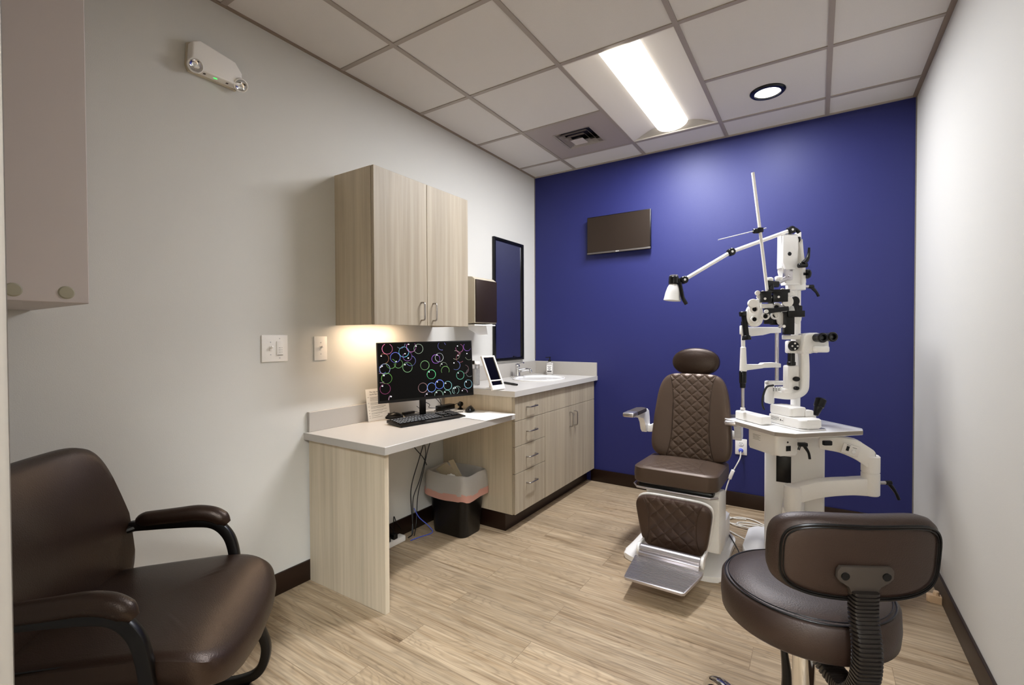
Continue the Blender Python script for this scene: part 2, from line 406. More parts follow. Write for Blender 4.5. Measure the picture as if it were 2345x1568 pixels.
def text(s, size, m, M, parent, ext=.0004, name='lettering'):
    cu = bpy.data.curves.new(name, 'FONT'); cu.body = s; cu.size = size; cu.extrude = ext; cu.resolution_u = 2
    to = bpy.data.objects.new('tmp', cu); COL.objects.link(to)
    dg = bpy.context.evaluated_depsgraph_get(); me = bpy.data.meshes.new_from_object(to.evaluated_get(dg))
    bpy.data.objects.remove(to)
    bm = B(); bm.from_mesh(me); bmesh.ops.transform(bm, matrix=M, verts=bm.verts)
    return obj(name, bm, m, parent, 0)

W, H, D = 2.70, 2.706, 0.0            # room width, height; blue wall at y = 0
YN = -3.68                            # room face of the near wall
HY = -5.3                             # far side of the hall behind the doorway
T = .6096; XB, YS = .416, .278        # ceiling grid

# ------------------------------------------------------------------ structure
bm = B(); box(bm, (-.1, HY-.1, -.08), (4.2, .1, 0)); struct('floor', bm, 'floor')
bm = B(); box(bm, (-.1, HY-.1, -.0), (0, 0, H+.12)); struct('wall_left', bm, 'wall')
bm = B(); box(bm, (-.1, 0, 0), (W+.1, .1, H+.12)); struct('wall_back', bm, 'blue')
bm = B(); box(bm, (W, YN-.12, 0), (W+.1, 0, H+.12)); struct('wall_right', bm, 'wall')
bm = B(); box(bm, (0, YN-.12, 0), (1.57, YN, H+.12)); box(bm, (2.64, YN-.12, 0), (W, YN, H+.12)); box(bm, (1.57, YN-.12, 2.16), (2.64, YN, H+.12)); struct('wall_near', bm, 'wall')
bm = B(); box(bm, (-.1, HY-.1, 0), (4.2, HY, H+.12)); struct('wall_hall', bm, 'wall')
bm = B(); box(bm, (4.1, HY, 0), (4.2, YN, H+.12)); struct('wall_hall_end', bm, 'wall')
bm = B(); box(bm, (W+.1, YN-.12, 0), (4.1, YN-.0, H+.12)); struct('wall_hall_side', bm, 'wall')
# door frame around the doorway the picture is taken from
bm = B()
for a, b in (((1.55, YN-.135, 0), (1.622, YN+.015, 2.12)), ((2.60, YN-.135, 0), (2.67, YN+.015, 2.12)), ((1.55, YN-.135, 2.09), (2.67, YN+.015, 2.17))): box(bm, a, b, .004)
struct('door_1', bm, 'jamb')
# ceiling: tiles with a little relief, openings for the light, the downlight and the vent stay closed above
def xs_(): return [0, XB, XB+T, XB+2*T, XB+3*T, W]
def ys_():
    y = [0]; k = 0
    while -(YS+T*k) > YN: y.append(-(YS+T*k)); k += 1
    return y+[YN]
bm = B(); X_, Y_ = xs_(), ys_()
for i in range(len(X_)-1):
    for j in range(len(Y_)-1):
        if i == 2 and j in (1, 2): continue          # light fitting
        if i == 1 and j == 1: continue               # vent panel
        x0, x1, y0, y1 = X_[i], X_[i+1], Y_[j+1], Y_[j]
        box(bm, (x0, y0, H+.004), (x1, y1, H+.02))
box(bm, (0, YN, H+.09), (W, 0, H+.12))
box(bm, (-.1, HY-.1, H), (4.2, YN, H+.02))
ceiling = struct('ceiling', bm, 'tile', smooth=0)
bm = B(); g = .012
for x in X_[1:-1]: box(bm, (x-g, YN, H-.002), (x+g, 0, H+.012))
for j, y in enumerate(Y_[1:-1]):
    if j == 1: box(bm, (0, y-g, H-.001), (X_[2]-g, y+g, H+.011)); box(bm, (X_[3]+g, y-g, H-.001), (W, y+g, H+.011))
    else: box(bm, (0, y-g, H-.001), (W, y+g, H+.011))
struct('ceiling_grid', bm, 'grid', ceiling, 0)
bm = B(); box(bm, (0, YN, H-.003), (.016, 0, H+.01)); box(bm, (W-.022, YN, H-.003), (W, 0, H+.01)); struct('trim_1', bm, 'angle', smooth=0)
bm = B(); box(bm, (.016, -.018, H-.003), (W-.022, 0, H+.01)); struct('trim_2', bm, 'grid', smooth=0)
# baseboards
def basebd(name, a, b, m='base'):
    bm = B(); box(bm, a, b, .003); struct(name, bm, m)
basebd('baseboard_left', (0, YN, 0), (.012, -1.28, .105))
basebd('baseboard_back', (.56, -.012, 0), (W, 0, .105))
basebd('baseboard_right', (W-.012, YN, 0), (W, -.012, .105))
# scribe line where the white wall meets the blue one
bm = B(); box(bm, (0, -.006, 1.04), (.006, 0, H)); box(bm, (W-.006, -.006, .105), (W, 0, H)); struct('trim_3', bm, 'jamb', smooth=0)

# ------------------------------------------------------------------ ceiling light fitting
x0, x1, y0, y1 = XB+T+.012, XB+2*T-.012, -(YS+2*T)+.012, -YS-.012
t = thing('ceiling_light', 'lit two by four recessed fluorescent fitting with a bulging white diffuser', 'light', ((x0+x1)/2, (y0+y1)/2, H))
xc = (x0+x1)/2; hw = .108
bm = B()
N_ = 10
for s in (-1, 1):
    # curved reflector wing from the frame edge down to the lens edge
    pts = []
    for k in range(N_+1):
        f = k/N_; X = (x1 if s > 0 else x0)*(1-f)+(xc+s*hw)*f
        z = H+.002+.040*math.sin(f*PI/2)
        pts.append((X, z))
    ra = [bm.verts.new((X, y0+.002, z)) for X, z in pts]; rb = [bm.verts.new((X, y1-.012, z)) for X, z in pts]
    for k in range(N_): bm.faces.new((ra[k], ra[k+1], rb[k+1], rb[k]))
bmesh.ops.recalc_face_normals(bm, faces=bm.faces)
obj('reflector', bm, 'pan', t, 60)
# end plates: thin solid plates closing the fitting at both ends
for yy, dz in ((y1-.012, 1), (y0, 1)):
    bm = B()
    prof = [(x0, H+.001)]+[((x0)*(1-f)+x1*f, H+.058) for f in (0.0, .5, 1.0)]+[(x1, H+.001)]
    prism(bm, [(p[0], p[1]) for p in prof], 0, .008, Matrix.Translation((0, yy+.01, 0)) @ Matrix.Rotation(PI/2, 4, 'X'))
    obj('end_plate', bm, 'pan', t, 0)
bm = B(); ra, rb = [], []
for k in range(17):
    a = PI*k/16; X = xc-hw*math.cos(a); z = H+.043-.056*math.sin(a)
    ra.append(bm.verts.new((X, y0+.01, z))); rb.append(bm.verts.new((X, y1-.07, z)))
for k in range(16): bm.faces.new((ra[k], ra[k+1], rb[k+1], rb[k]))
bm.faces.new(rb); bm.faces.new(ra[::-1]); bmesh.ops.recalc_face_normals(bm, faces=bm.faces)
obj('diffuser', bm, 'lens', t, 60)
bm = B(); box(bm, (x0, y0, H+.06), (x1, y1, H+.075)); obj('housing', bm, 'pan', t, 0)
# white end ramp seen beyond the diffuser
bm = B(); v = [bm.verts.new(q) for q in ((xc-hw, y1-.07, H+.05), (xc+hw, y1-.07, H+.05), (x1, y1-.001, H+.001), (x0, y1-.001, H+.001))]; bm.faces.new(v)
bmesh.ops.solidify(bm, geom=bm.faces[:], thickness=.003); obj('end_ramp', bm, 'pan', t, 0)

# downlight
t = thing('downlight', 'round lit recessed downlight with a black trim ring', 'light', (1.94, -.56, H))
bm = B(); lathe(bm, [(.066, .004), (.071, -.008), (.088, -.007), (.096, .0), (.096, .006), (.066, .006)], Matrix.Translation((1.94, -.56, H)), 48); obj('trim_ring', bm, 'black', t)
bm = B(); lathe(bm, [(0, -.004), (.05, -.004), (.068, -.001), (.068, .003), (0, .003)], Matrix.Translation((1.94, -.56, H)), 48); obj('lens', bm, 'lens2', t)

# air vent
cx_, cy_ = XB+T/2, -YS-T/2
t = thing('air_vent', 'square stepped louver air vent in a grey ceiling panel', 'vent', (cx_, cy_, H))
bm = B(); hv = .292
for a, b in (((-hv, -hv), (-.135, hv)), ((.135, -hv), (hv, hv)), ((-.135, -hv), (.135, -.135)), ((-.135, .135), (.135, hv))):
    box(bm, (cx_+a[0], cy_+a[1], H), (cx_+b[0], cy_+b[1], H+.006))
obj('panel', bm, 'vent', t, 0)
bm = B(); box(bm, (cx_-.14, cy_-.14, H+.05), (cx_+.14, cy_+.14, H+.06)); obj('duct', bm, 'black', t, 0)
for s, s2, zt in ((.146, .122, .0), (.116, .090, -.007), (.084, .058, -.014)):
    bm = B(); lo = [bm.verts.new((cx_+s*a, cy_+s*b, H-.003+zt)) for a, b in ((-1, -1), (1, -1), (1, 1), (-1, 1))]
    hi = [bm.verts.new((cx_+s2*a, cy_+s2*b, H+.022+zt)) for a, b in ((-1, -1), (1, -1), (1, 1), (-1, 1))]
    for k in range(4): bm.faces.new((lo[k], lo[(k+1) % 4], hi[(k+1) % 4], hi[k]))
    bmesh.ops.solidify(bm, geom=bm.faces[:], thickness=.003); obj('louver', bm, 'ventl', t, 0)
bm = B(); lathe(bm, [(.070, -.024), (0, .012)], Matrix.Translation((cx_, cy_, H)) @ Matrix.Rotation(PI/4, 4, 'Z'), 4); obj('center_cone', bm, 'ventl', t, 0)

# unseen fill light added in the hall to brighten the room
t = thing('hall_fill_light', 'added unseen fill light on the hall ceiling behind the doorway', 'light', (2.95, -4.5, H))
bm = B(); box(bm, (2.35, -4.8, H-.02), (3.55, -4.2, H), .004); obj('frame', bm, 'pan', t)
bm = B(); box(bm, (2.39, -4.76, H-.026), (3.51, -4.24, H-.018), .002); obj('diffuser', bm, 'lens_fill', t)

# ------------------------------------------------------------------ left wall fittings
def wallM(y, z): return Matrix(((0, 0, 1, 0), (1, 0, 0, y), (0, 1, 0, z), (0, 0, 0, 1)))   # local x->y, y->z, z->+x
t = thing('emergency_light', 'white twin-head emergency light with a green indicator high on the wall', 'emergency light', (0, -2.757, 2.36))
bm = B(); prism(bm, [(-.092, 0), (.085, 0), (.098, .02), (.098, .06), (.07, .098), (-.07, .122), (-.098, .105), (-.104, .02)], .0, .055, wallM(-2.757, 2.36), .008, 3); obj('housing', bm, 'white', t)
bm = B(); prism(bm, [(-.10, -.006), (.092, -.006), (.104, .018), (.104, .06), (.074, .103), (-.074, .128), (-.104, .11), (-.11, .018)], .0, .012, wallM(-2.757, 2.36), .003); obj('back_plate', bm, 'beige', t)
for yy, ax in ((-2.845, (.9, -.15, -.35)), (-2.665, (.75, -.05, -.55))):
    c = Vector((.045, yy, 2.372)); a = Vector(ax).normalized()
    bm = B(); lathe(bm, [(0, -.02), (.02, -.02), (.028, -.008), (.029, .012), (.026, .014), (.021, .006), (0, .004)], Matrix.Translation(c) @ a.to_track_quat('Z', 'Y').to_matrix().to_4x4(), 28); h = obj('lamp_head', bm, 'white', t)
    bm = B(); lathe(bm, [(0, .0045), (.0208, .0045), (.0208, .0125), (.014, .008), (.006, .0065), (.005, .011), (0, .012)], Matrix.Translation(c) @ a.to_track_quat('Z', 'Y').to_matrix().to_4x4(), 24); obj('reflector', bm, 'chrome', h)
bm = B(); lathe(bm, [(0, -.0015), (.005, -.001), (.006, .001), (0, .001)], Matrix.Translation((.034, -2.762, 2.36)), 12, 1, 1.5); obj('indicator', bm, 'green', t)
for yy in (-2.805, -2.715):
    bm = B(); box(bm, (.03, yy-.004, 2.3585), (.04, yy+.004, 2.3605)); obj('test_button', bm, 'ink', t, 0)

def switch_plate(y0, y1, z0, z1, toggles, dimmer, label):
    yc = (y0+y1)/2; zc = (z0+z1)/2
    t = thing('switch_plate', label, 'light switch', (0, yc, zc))
    bm = B(); box(bm, (0, y0, z0), (.006, y1, z1), .004); obj('plate', bm, 'white', t)
    for ty in toggles:
        bm = B(); box(bm, (.005, ty-.006, zc-.012), (.0085, ty+.006, zc+.012), .001); box(bm, (-.002, -.004, -.005), (.018, .004, .004), .0015, TM((.007, ty, zc+.002), ry=-.5)); obj('toggle', bm, 'white', t)
        for s in (-1, 1):
            bm = B(); lathe(bm, [(0, .0075), (.0025, .007), (.003, .005), (0, .005)], wallM(ty, zc+s*.03), 12); obj('screw', bm, 'alu', t)
    if dimmer:
        bm = B(); box(bm, (.005, dimmer-.0165, zc-.034), (.0095, dimmer+.0165, zc+.034), .0015); d = obj('dimmer', bm, 'white', t)
        bm = B(); box(bm, (.0093, dimmer-.014, zc-.033), (.0105, dimmer+.014, zc-.0315))
        for k, zz in enumerate((.002, -.009, -.019)):
            box(bm, (.0093, dimmer-.006, zc+zz), (.0103, dimmer+.002, zc+zz+.0015))
            box(bm, (.0093, dimmer+.008, zc+zz), (.0103, dimmer+.0105, zc+zz+.002))
        obj('dimmer_button', bm, 'ink', d, 0)
        for s in (-1, 1):
            bm = B(); lathe(bm, [(0, .0075), (.0025, .007), (.003, .005), (0, .005)], wallM(dimmer, zc+s*.047), 12); obj('screw', bm, 'alu', t)
switch_plate(-2.56, -2.43, 1.134, 1.263, [-2.517], -2.472, 'wide white switch plate with one toggle and a dimmer, nearer the chair')
switch_plate(-2.285, -2.208, 1.130, 1.256, [-2.246], None, 'narrow white switch plate with a single toggle, nearer the desk')

# pulls
def pull(p0, p1, out, r=.004):
    """bent wire pull between two points on the face"""
    bm = B(); p0 = Vector(p0); p1 = Vector(p1); out = Vector(out); d = (p1-p0).normalized()
    pts = [p0, p0+out*.65]
    pts += [p0+out*(.65+.35*math.sin(a))+d*(.012*(1-math.cos(a))) for a in (PI/6, PI/3, PI/2)]
    pts += [p1+out*(.65+.35*math.sin(a))-d*(.012*(1-math.cos(a))) for a in (PI/2, PI/3, PI/6)]
    pts += [p1+out*.65, p1]
    tube(bm, pts, r, 10, up=out.cross(d).normalized()); return bm

# upper wood cabinet
CY0, CY1, CZ0, CZ1, CX = -2.150, -1.385, 1.315, 2.125, .31
t = thing('wall_cabinet', 'pale oak laminate wall cabinet with two doors above the desk', 'cabinet', (0, (CY0+CY1)/2, CZ0))
bm = B(); box(bm, (0, CY0, CZ0), (CX-.022, CY0+.018, CZ1)); box(bm, (0, CY1-.018, CZ0), (CX-.022, CY1, CZ1)); box(bm, (.001, CY0+.018, CZ1-.018), (CX-.023, CY1-.018, CZ1-.001)); box(bm, (0, CY0+.018, CZ0+.03), (CX-.022, CY1-.018, CZ0+.048)); box(bm, (0, CY0+.018, CZ0+.04), (.006, CY1-.018, CZ1-.018)); obj('body', bm, 'lam_brightened', t, 0)
ym = -1.762
for a, b, hy in ((CY0+.001, ym-.0018, ym-.05), (ym+.0018, CY1, ym+.048)):
    bm = B(); box(bm, (CX-.019, a, CZ0), (CX, b, CZ1), .0012, seg=1); d = obj('door', bm, 'lam', t, 20)
    obj('handle', pull((CX, hy, CZ0+.03), (CX, hy, CZ0+.13), (.028, 0, 0), .0045), 'steel', d)
t = thing('under_cabinet_light', 'slim lit strip under the left half of the wall cabinet', 'light', (.15, -1.9, CZ0+.02))
bm = B(); box(bm, (.09, -2.11, CZ0+.012), (.15, -1.72, CZ0+.03), .003); obj('housing', bm, 'white', t)
bm = B(); box(bm, (.097, -2.10, CZ0+.008), (.143, -1.73, CZ0+.0125)); obj('diffuser', bm, 'lens3', t, 0)

# desk
DY0, DY1, DX, DZ = -2.345, -1.283, .60, .764
t = thing('desk', 'built-in desk with a white top on a pale oak end panel', 'desk', (.3, -1.8, 0))
bm = B(); box(bm, (0, DY0, DZ-.036), (DX, DY1, DZ), .0015, seg=1); obj('desktop', bm, 'top', t, 20)
bm = B(); box(bm, (0.012, -2.325, 0.0), (.575, -2.300, DZ-.036), .001, seg=1); obj('end_panel', bm, 'lam_brightened', t, 20)
bm = B(); box(bm, (0, DY0+.018, DZ), (.019, DY1, DZ+.103), .0015, seg=1); obj('backsplash', bm, 'topedge', t, 20)
bm = B(); box(bm, (0, DY0+.05, DZ-.10), (.02, DY1, DZ-.036)); obj('support_rail', bm, 'lam_brightened', t, 0)
# edge strip of the top
bm = B(); box(bm, (DX, DY0, DZ-.035), (DX+.0012, DY1, DZ-.001)); box(bm, (0, DY0-.0012, DZ-.035), (DX, DY0, DZ-.001)); obj('edge_band', bm, 'topedge', t, 0)

# base cabinet
BY0, BY1, BX, BZ0, BZ1 = -1.283, -.03, .60, .115, .87
t = thing('base_cabinet', 'pale oak laminate base cabinet with four drawers and two doors', 'cabinet', (.3, -.65, 0))
bm = B(); box(bm, (.002, BY0, BZ0), (BX-.021, BY0+.018, BZ1)); box(bm, (.002, BY1-.018, BZ0), (BX-.021, BY1, BZ1)); box(bm, (.003, BY0+.018, BZ0+.001), (BX-.022, BY1-.018, BZ0+.018))
box(bm, (.003, BY0+.018, BZ0+.018), (.010, BY1-.018, BZ1-.16)); box(bm, (BX-.04, BY0+.018, BZ1-.02), (BX-.022, BY1-.018, BZ1-.001)); box(bm, (.01, -.885, BZ0+.018), (BX-.022, -.867, BZ1-.16)); obj('body', bm, 'lam_brightened', t, 0)
bm = B(); box(bm, (0.02, BY0+.003, 0), (.511, BY0+.015, BZ0-.001)); box(bm, (.511, BY0+.003, 0), (.523, -.0125, BZ0-.001)); obj('toe_kick', bm, 'base', t, 0)
ysp = -.893
zs = [.866, .712, .548, .376, .117]
for k in range(4):
    z1_, z0_ = zs[k]-.0015, zs[k+1]+.0015
    bm = B(); box(bm, (BX-.02, BY0+.001, z0_), (BX, ysp-.0015, z1_), .001, seg=1); d = obj('drawer', bm, 'lam', t, 20)
    zc = (z0_+z1_)/2 if k < 3 else z1_-.085
    yc = (BY0+ysp)/2-.0
    obj('handle', pull((BX, yc-.055, zc), (BX, yc+.055, zc), (.028, 0, 0), .0045), 'steel', d)
bm = B(); box(bm, (BX-.02, ysp+.0015, zs[1]+.0015), (BX, BY1, zs[0]-.0015), .001, seg=1); obj('false_front', bm, 'lam', t, 20)
yd = -.462
for a, b, hy in ((ysp+.0015, yd-.0015, yd-.04), (yd+.0015, BY1, yd+.04)):
    bm = B(); box(bm, (BX-.02, a, zs[4]), (BX, b, zs[1]-.0015), .001, seg=1); d = obj('door', bm, 'lam', t, 20)
    obj('handle', pull((BX, hy, .665), (BX, hy, .555), (.028, 0, 0), .0045), 'steel', d)

# countertop with an oval hole for the sink
KX, KY0, KZ0, KZ1 = .62, -1.315, .871, .907
SX, SY, SA, SB = .315, -.47, .185, .235           # sink centre and half axes
t = thing('countertop', 'white speckled laminate countertop with backsplash around the sink', 'countertop', (.3, -.65, KZ1))
bm = B(); n = 48
outer = []
for k in range(n):
    a = 2*PI*k/n; c, s = math.cos(a), math.sin(a)
    # project ray on the rectangle
    tx = ((KX-SX) if c > 0 else (0-SX))/c if abs(c) > 1e-6 else 1e9
    ty = ((-.001-SY) if s > 0 else (KY0-SY))/s if abs(s) > 1e-6 else 1e9
    q = min(tx, ty); outer.append((SX+c*q, SY+s*q))
# make sure the corners are in the outline
corn = [(KX, -.001), (0, -.001), (0, KY0), (KX, KY0)]
for c in corn:
    i = min(range(n), key=lambda i: math.dist(outer[i], c)); outer[i] = c
inner = [(SX+(SA-.004)*math.cos(2*PI*k/n), SY+(SB-.004)*math.sin(2*PI*k/n)) for k in range(n)]
V = [[bm.verts.new((x, y, z)) for x, y in L_] for z in (KZ0, KZ1) for L_ in (outer, inner)]
for k in range(n):
    j = (k+1) % n
    bm.faces.new((V[2][k], V[2][j], V[3][j], V[3][k])); bm.faces.new((V[0][j], V[0][k], V[1][k], V[1][j]))
    bm.faces.new((V[0][k], V[0][j], V[2][j], V[2][k])); bm.faces.new((V[1][j], V[1][k], V[3][k], V[3][j]))
bmesh.ops.recalc_face_normals(bm, faces=bm.faces); obj('worktop', bm, 'top', t, 0)
bm = B(); box(bm, (0, KY0, KZ1), (.019, -.001, KZ1+.115), .0015, seg=1); box(bm, (.019, -.02, KZ1), (KX-.003, -.001, KZ1+.115), .0015, seg=1); obj('backsplash', bm, 'topedge', t, 20)

# sink
t = tag(obj('sink', (lambda bm: (lathe(bm, [(1.06, .0), (1.07, .006), (1.04, .009), (.97, .006), (.93, -.01), (.88, -.06), (.7, -.11), (.3, -.13), (0, -.132), (0, -.14), (.32, -.14), (.74, -.12), (.93, -.06), (.96, -.004), (1.06, .0)], Matrix.Translation((SX, SY, KZ1)), 48, SA, SB), bm)[1])(B()), 'ceram', origin=(SX, SY, KZ1)), 'white oval drop-in sink set in the countertop', 'sink')
bm = B(); lathe(bm, [(0, -.128), (.02, -.128), (.024, -.131), (0, -.131)], Matrix.Translation((SX, SY, KZ1)), 24); obj('drain', bm, 'chrome', t)
# faucet
fx, fy = .085, -.44
t = thing('faucet', 'chrome single-lever faucet behind the sink', 'faucet', (fx, fy, KZ1+.006))
bm = B(); prism(bm, rrect(.055, .15, .027), 0, .012, TM((fx, fy, KZ1+.0005)), .003); lathe(bm, [(0, 0), (.027, 0), (.024, .03), (.021, .062), (.022, .07), (0, .075)], TM((fx, fy, KZ1+.012)), 28); obj('body', bm, 'chrome', t)
bm = B(); tube(bm, [(fx, fy, KZ1+.05), (fx+.05, fy, KZ1+.06), (fx+.10, fy, KZ1+.068), (fx+.125, fy, KZ1+.062), (fx+.132, fy, KZ1+.04)], [.016, .013, .011, .011, .011], 14, 6); obj('spout', bm, 'chrome', t)
bm = B(); lathe(bm, [(0, 0), (.022, .002), (.02, .018), (.008, .026), (0, .027)], TM((fx, fy, KZ1+.086)), 24); tube(bm, [(fx-.005, fy, KZ1+.1), (fx+.03, fy, KZ1+.118), (fx+.062, fy, KZ1+.122)], [.007, .006, .009], 10, 5, flat=.6); obj('lever', bm, 'chrome', t)

# soap bottle
sx_, sy_ = .20, -.085
t = thing('soap_dispenser', 'soap bottle with a black pump and white label on the counter corner', 'soap bottle', (sx_, sy_, KZ1))
bm = B(); prism(bm, rrect(.062, .038, .012), 0, .105, TM((sx_, sy_, KZ1+.0005), .35), .006, 3); lathe(bm, [(.016, .1), (.012, .118), (0, .118)], TM((sx_, sy_, KZ1)), 20); obj('bottle', bm, 'soap', t)
bm = B(); lathe(bm, [(0, .116), (.013, .116), (.013, .130), (.005, .133), (.004, .15), (.009, .151), (.009, .158), (0, .159)], TM((sx_, sy_, KZ1)), 20); tube(bm, [(sx_, sy_, KZ1+.154), (sx_-.035, sy_-.012, KZ1+.152)], .0035, 8); obj('pump', bm, 'black', t)
ML = TM((sx_, sy_, KZ1+.0005), .35)
bm = B(); box(bm, (-.024, -.0200, .02), (.024, -.0195, .085), 0, ML); l = obj('bottle_label', bm, 'paper', t, 0)
bm = B()
for k, ww in enumerate((.018, .012, .016, .010, .018)): box(bm, (-ww, -.0206, .072-.010*k), (ww, -.0200, .076-.010*k), 0, ML)
box(bm, (-.020, -.0206, .024), (.020, -.0200, .034), 0, ML)
obj('print', bm, 'ink', l, 0)

# framed mirror on the left wall
MY0, MY1, MZ0, MZ1 = -.682, -.228, 1.045, 2.055
t = thing('wall_mirror', 'tall black-framed mirror on the wall beside the sink', 'mirror', (0, (MY0+MY1)/2, MZ0))
bm = B(); fw_ = .024
for a, b in (((0, MY0, MZ0), (.022, MY0+fw_, MZ1)), ((0, MY1-fw_, MZ0), (.022, MY1, MZ1)), ((0, MY0+fw_, MZ0), (.022, MY1-fw_, MZ0+fw_)), ((0, MY0+fw_, MZ1-fw_), (.022, MY1-fw_, MZ1))): box(bm, a, b, .003)
obj('frame', bm, 'black', t)
bm = B(); box(bm, (.004, MY0+.02, MZ0+.02), (.009, MY1-.02, MZ1-.02)); obj('mirror_glass', bm, 'mirror', t, 0)

# paper towel dispenser
t = thing('paper_towel_dispenser', 'beige paper towel dispenser with a dark brown front beside the cabinet', 'towel dispenser', (.1, -1.03, 1.335))
ty0, ty1 = -1.160, -.898
bm = B(); prism(bm, [(0, 1.335), (.19, 1.345), (.19, 1.655), (.165, 1.672), (0, 1.69)], ty0, ty1, Matrix(((1, 0, 0, 0), (0, 0, 1, 0), (0, 1, 0, 0), (0, 0, 0, 1))), .003); obj('body', bm, 'beige', t)
bm = B(); box(bm, (.19, ty0+.006, 1.352), (.199, ty1-.004, 1.652), .002); obj('cover', bm, 'doc', t)
bm = B(); box(bm, (.05, ty0+.004, 1.327), (.185, ty1-.004, 1.336), .002); obj('chute', bm, 'white', t)
bm = B()
for s in range(9):
    f0, f1 = s/9, (s+1)/9
    y_a, y_b = ty0+.02+.22*f0, ty0+.02+.22*f1
    dz = lambda f: 1.333-.022-.05*math.sin(min(1, f*1.25+.15)*PI/2)
    v = [bm.verts.new(q) for q in ((.11, y_a, 1.334), (.11, y_b, 1.334), (.122+.01*math.sin(f1*9), y_b, dz(f1)), (.122+.01*math.sin(f0*9), y_a, dz(f0)))]; bm.faces.new(v)
bmesh.ops.remove_doubles(bm, verts=bm.verts, dist=1e-4); bmesh.ops.solidify(bm, geom=bm.faces[:], thickness=.0015); obj('paper_towel', bm, 'paper', t, 60)

# grey cabinet hanging over the doorway corner
GX, GY, GZ = .553, -3.327, 1.346
t = thing('grey_cabinet', 'grey enamelled cabinet hanging near the door with round rubber caps', 'cabinet', (.3, -3.5, GZ))
bm = B(); box(bm, (.002, YN+.003, GZ+.0), (GX, GY, 2.45), .002, seg=1); obj('body', bm, 'greycab', t, 20)
for yy in (GY-.046, GY-.143, GY-.29):
    bm = B(); lathe(bm, [(0, .003), (.014, .0025), (.017, 0), (0, 0)], Matrix.Translation((GX, yy, GZ+.027)) @ Matrix.Rotation(PI/2, 4, 'Y'), 24); obj('cap', bm, 'cap', t)

# ------------------------------------------------------------------ things on the desk
# monitor
A_ = at(867, 925, 2.66); Bp = at(1085, 904, 2.985); Cp = at(1074.5, 779, 2.985); Dp = at(860, 785, 2.66)
ex = (Bp-A_); wM = ex.length; ex.normalize(); ez = (Dp-A_+Cp-Bp)*.5; hM = ez.length; ez = (ez-ex*ez.dot(ex)).normalized(); ey = ez.cross(ex)   # ey points away from the viewer
MM = frame(A_, ex, ez)      # x right, y up, z toward the viewer
t = thing('computer_monitor', 'wide black monitor showing a soap bubble screensaver on the desk', 'monitor', (at(968, 960, 2.875).x, at(968, 960, 2.875).y, DZ))
bm = B(); box(bm, (0, 0, -.014), (wM, hM, 0), .003, MM); box(bm, (wM*.25, hM*.2, -.035), (wM*.75, hM*.75, -.012), .01, MM); obj('casing', bm, 'black', t)
bm = B(); box(bm, (.007, .016, -.0005), (wM-.007, hM-.007, .0006), 0, MM); scr = obj('screen', bm, 'screen', t, 0)
# bubbles: rings of light drawn on the screen; positions measured in fractions of the screen
def sfrac(px, py):
    # px,py in the enlarged view; screen quad corners there
    TL, TR, BR, BL = Vector((118, 148)), Vector((1375, 112)), Vector((1437, 845)), Vector((160, 968))
    u_, v_ = .5, .5
    for _ in range(12):
        P = TL*(1-u_)*(1-v_)+TR*u_*(1-v_)+BR*u_*v_+BL*(1-u_)*v_
        e = Vector((px, py))-P
        du = (TR-TL)*(1-v_)+(BR-BL)*v_; dv = (BL-TL)*(1-u_)+(BR-TR)*u_
        det = du.x*dv.y-du.y*dv.x
        u_ += (e.x*dv.y-e.y*dv.x)/det; v_ += (du.x*e.y-du.y*e.x)/det
    return u_, 1-v_
bub = [(248,230,66,'#b05a90',1),(350,345,64,'#5a62d8',1),(455,272,66,'#55b0d8',1),(545,205,64,'#b060b0',1),(640,228,62,'#90a890',.8),(410,160,60,'#7080b0',.5),
 (210,362,62,'#a06848',.6),(225,500,66,'#8090b8',.8),(200,505,50,'#4050b8',.6),(505,478,63,'#6a9868',.9),(545,390,64,'#6068b0',.5),(300,430,60,'#60a050',.5),(390,430,55,'#68a060',.4),(250,625,66,'#5a9a40',.8),(180,620,60,'#a08098',.4),
 (235,765,66,'#702050',.8),(343,905,66,'#b08aa0',.7),(730,450,60,'#70a868',.8),(920,345,58,'#a0a8a8',.8),(875,365,58,'#9050c0',.8),(820,572,60,'#50d080',1.2),(1225,582,57,'#50a888',1),
 (985,460,50,'#80907a',.5),(1010,520,58,'#70a858',.7),(712,752,62,'#a07878',.8),(828,748,60,'#6a98e8',1.2),(936,705,60,'#5a78f0',1.3),(1052,722,58,'#70b0b0',1),(800,870,60,'#706070',.6),(930,845,58,'#80a890',.8),(1045,840,56,'#78a898',.8),(1165,785,50,'#80a8a0',.8),(1190,780,52,'#7a9890',.6),(1290,815,52,'#a08098',.7),(1346,700,58,'#70a8b8',1),
 (1340,320,56,'#788068',.6),(1360,550,52,'#788080',.6),(1290,500,56,'#806068',.5),(1150,310,60,'#909078',.6),(1215,350,60,'#904858',.5),(1200,220,56,'#a05080',.6),(1310,200,56,'#7a4ab0',.5),(1160,450,60,'#6070b0',.6),(950,190,56,'#6060a8',.6),(500,330,60,'#8050a0',.6)]
Gd = {}
def glow(c, s):
    if (c, s) not in Gd:
        q = [int(c[i:i+2], 16) for i in (1, 3, 5)]; mn = sum(q)/3; d_ = '#'+''.join('%02x' % int(v*.72+mn*.28) for v in q); Gd[(c, s)] = mat('bubble_'+c[1:], c, .5, emit=s*.45, ecol=d_)
    return Gd[(c, s)]
bm = B(); mats = []; scr_w, scr_h = wM-.014, hM-.023
def emitpoly(pts, mi, z):
    vs = [bm.verts.new(MM @ Vector((x, y, z))) for x, y in pts]
    f = bm.faces.new(vs); f.material_index = mi
def clampq(x, y): return (min(max(x, .008), wM-.008), min(max(y, .017), hM-.008))
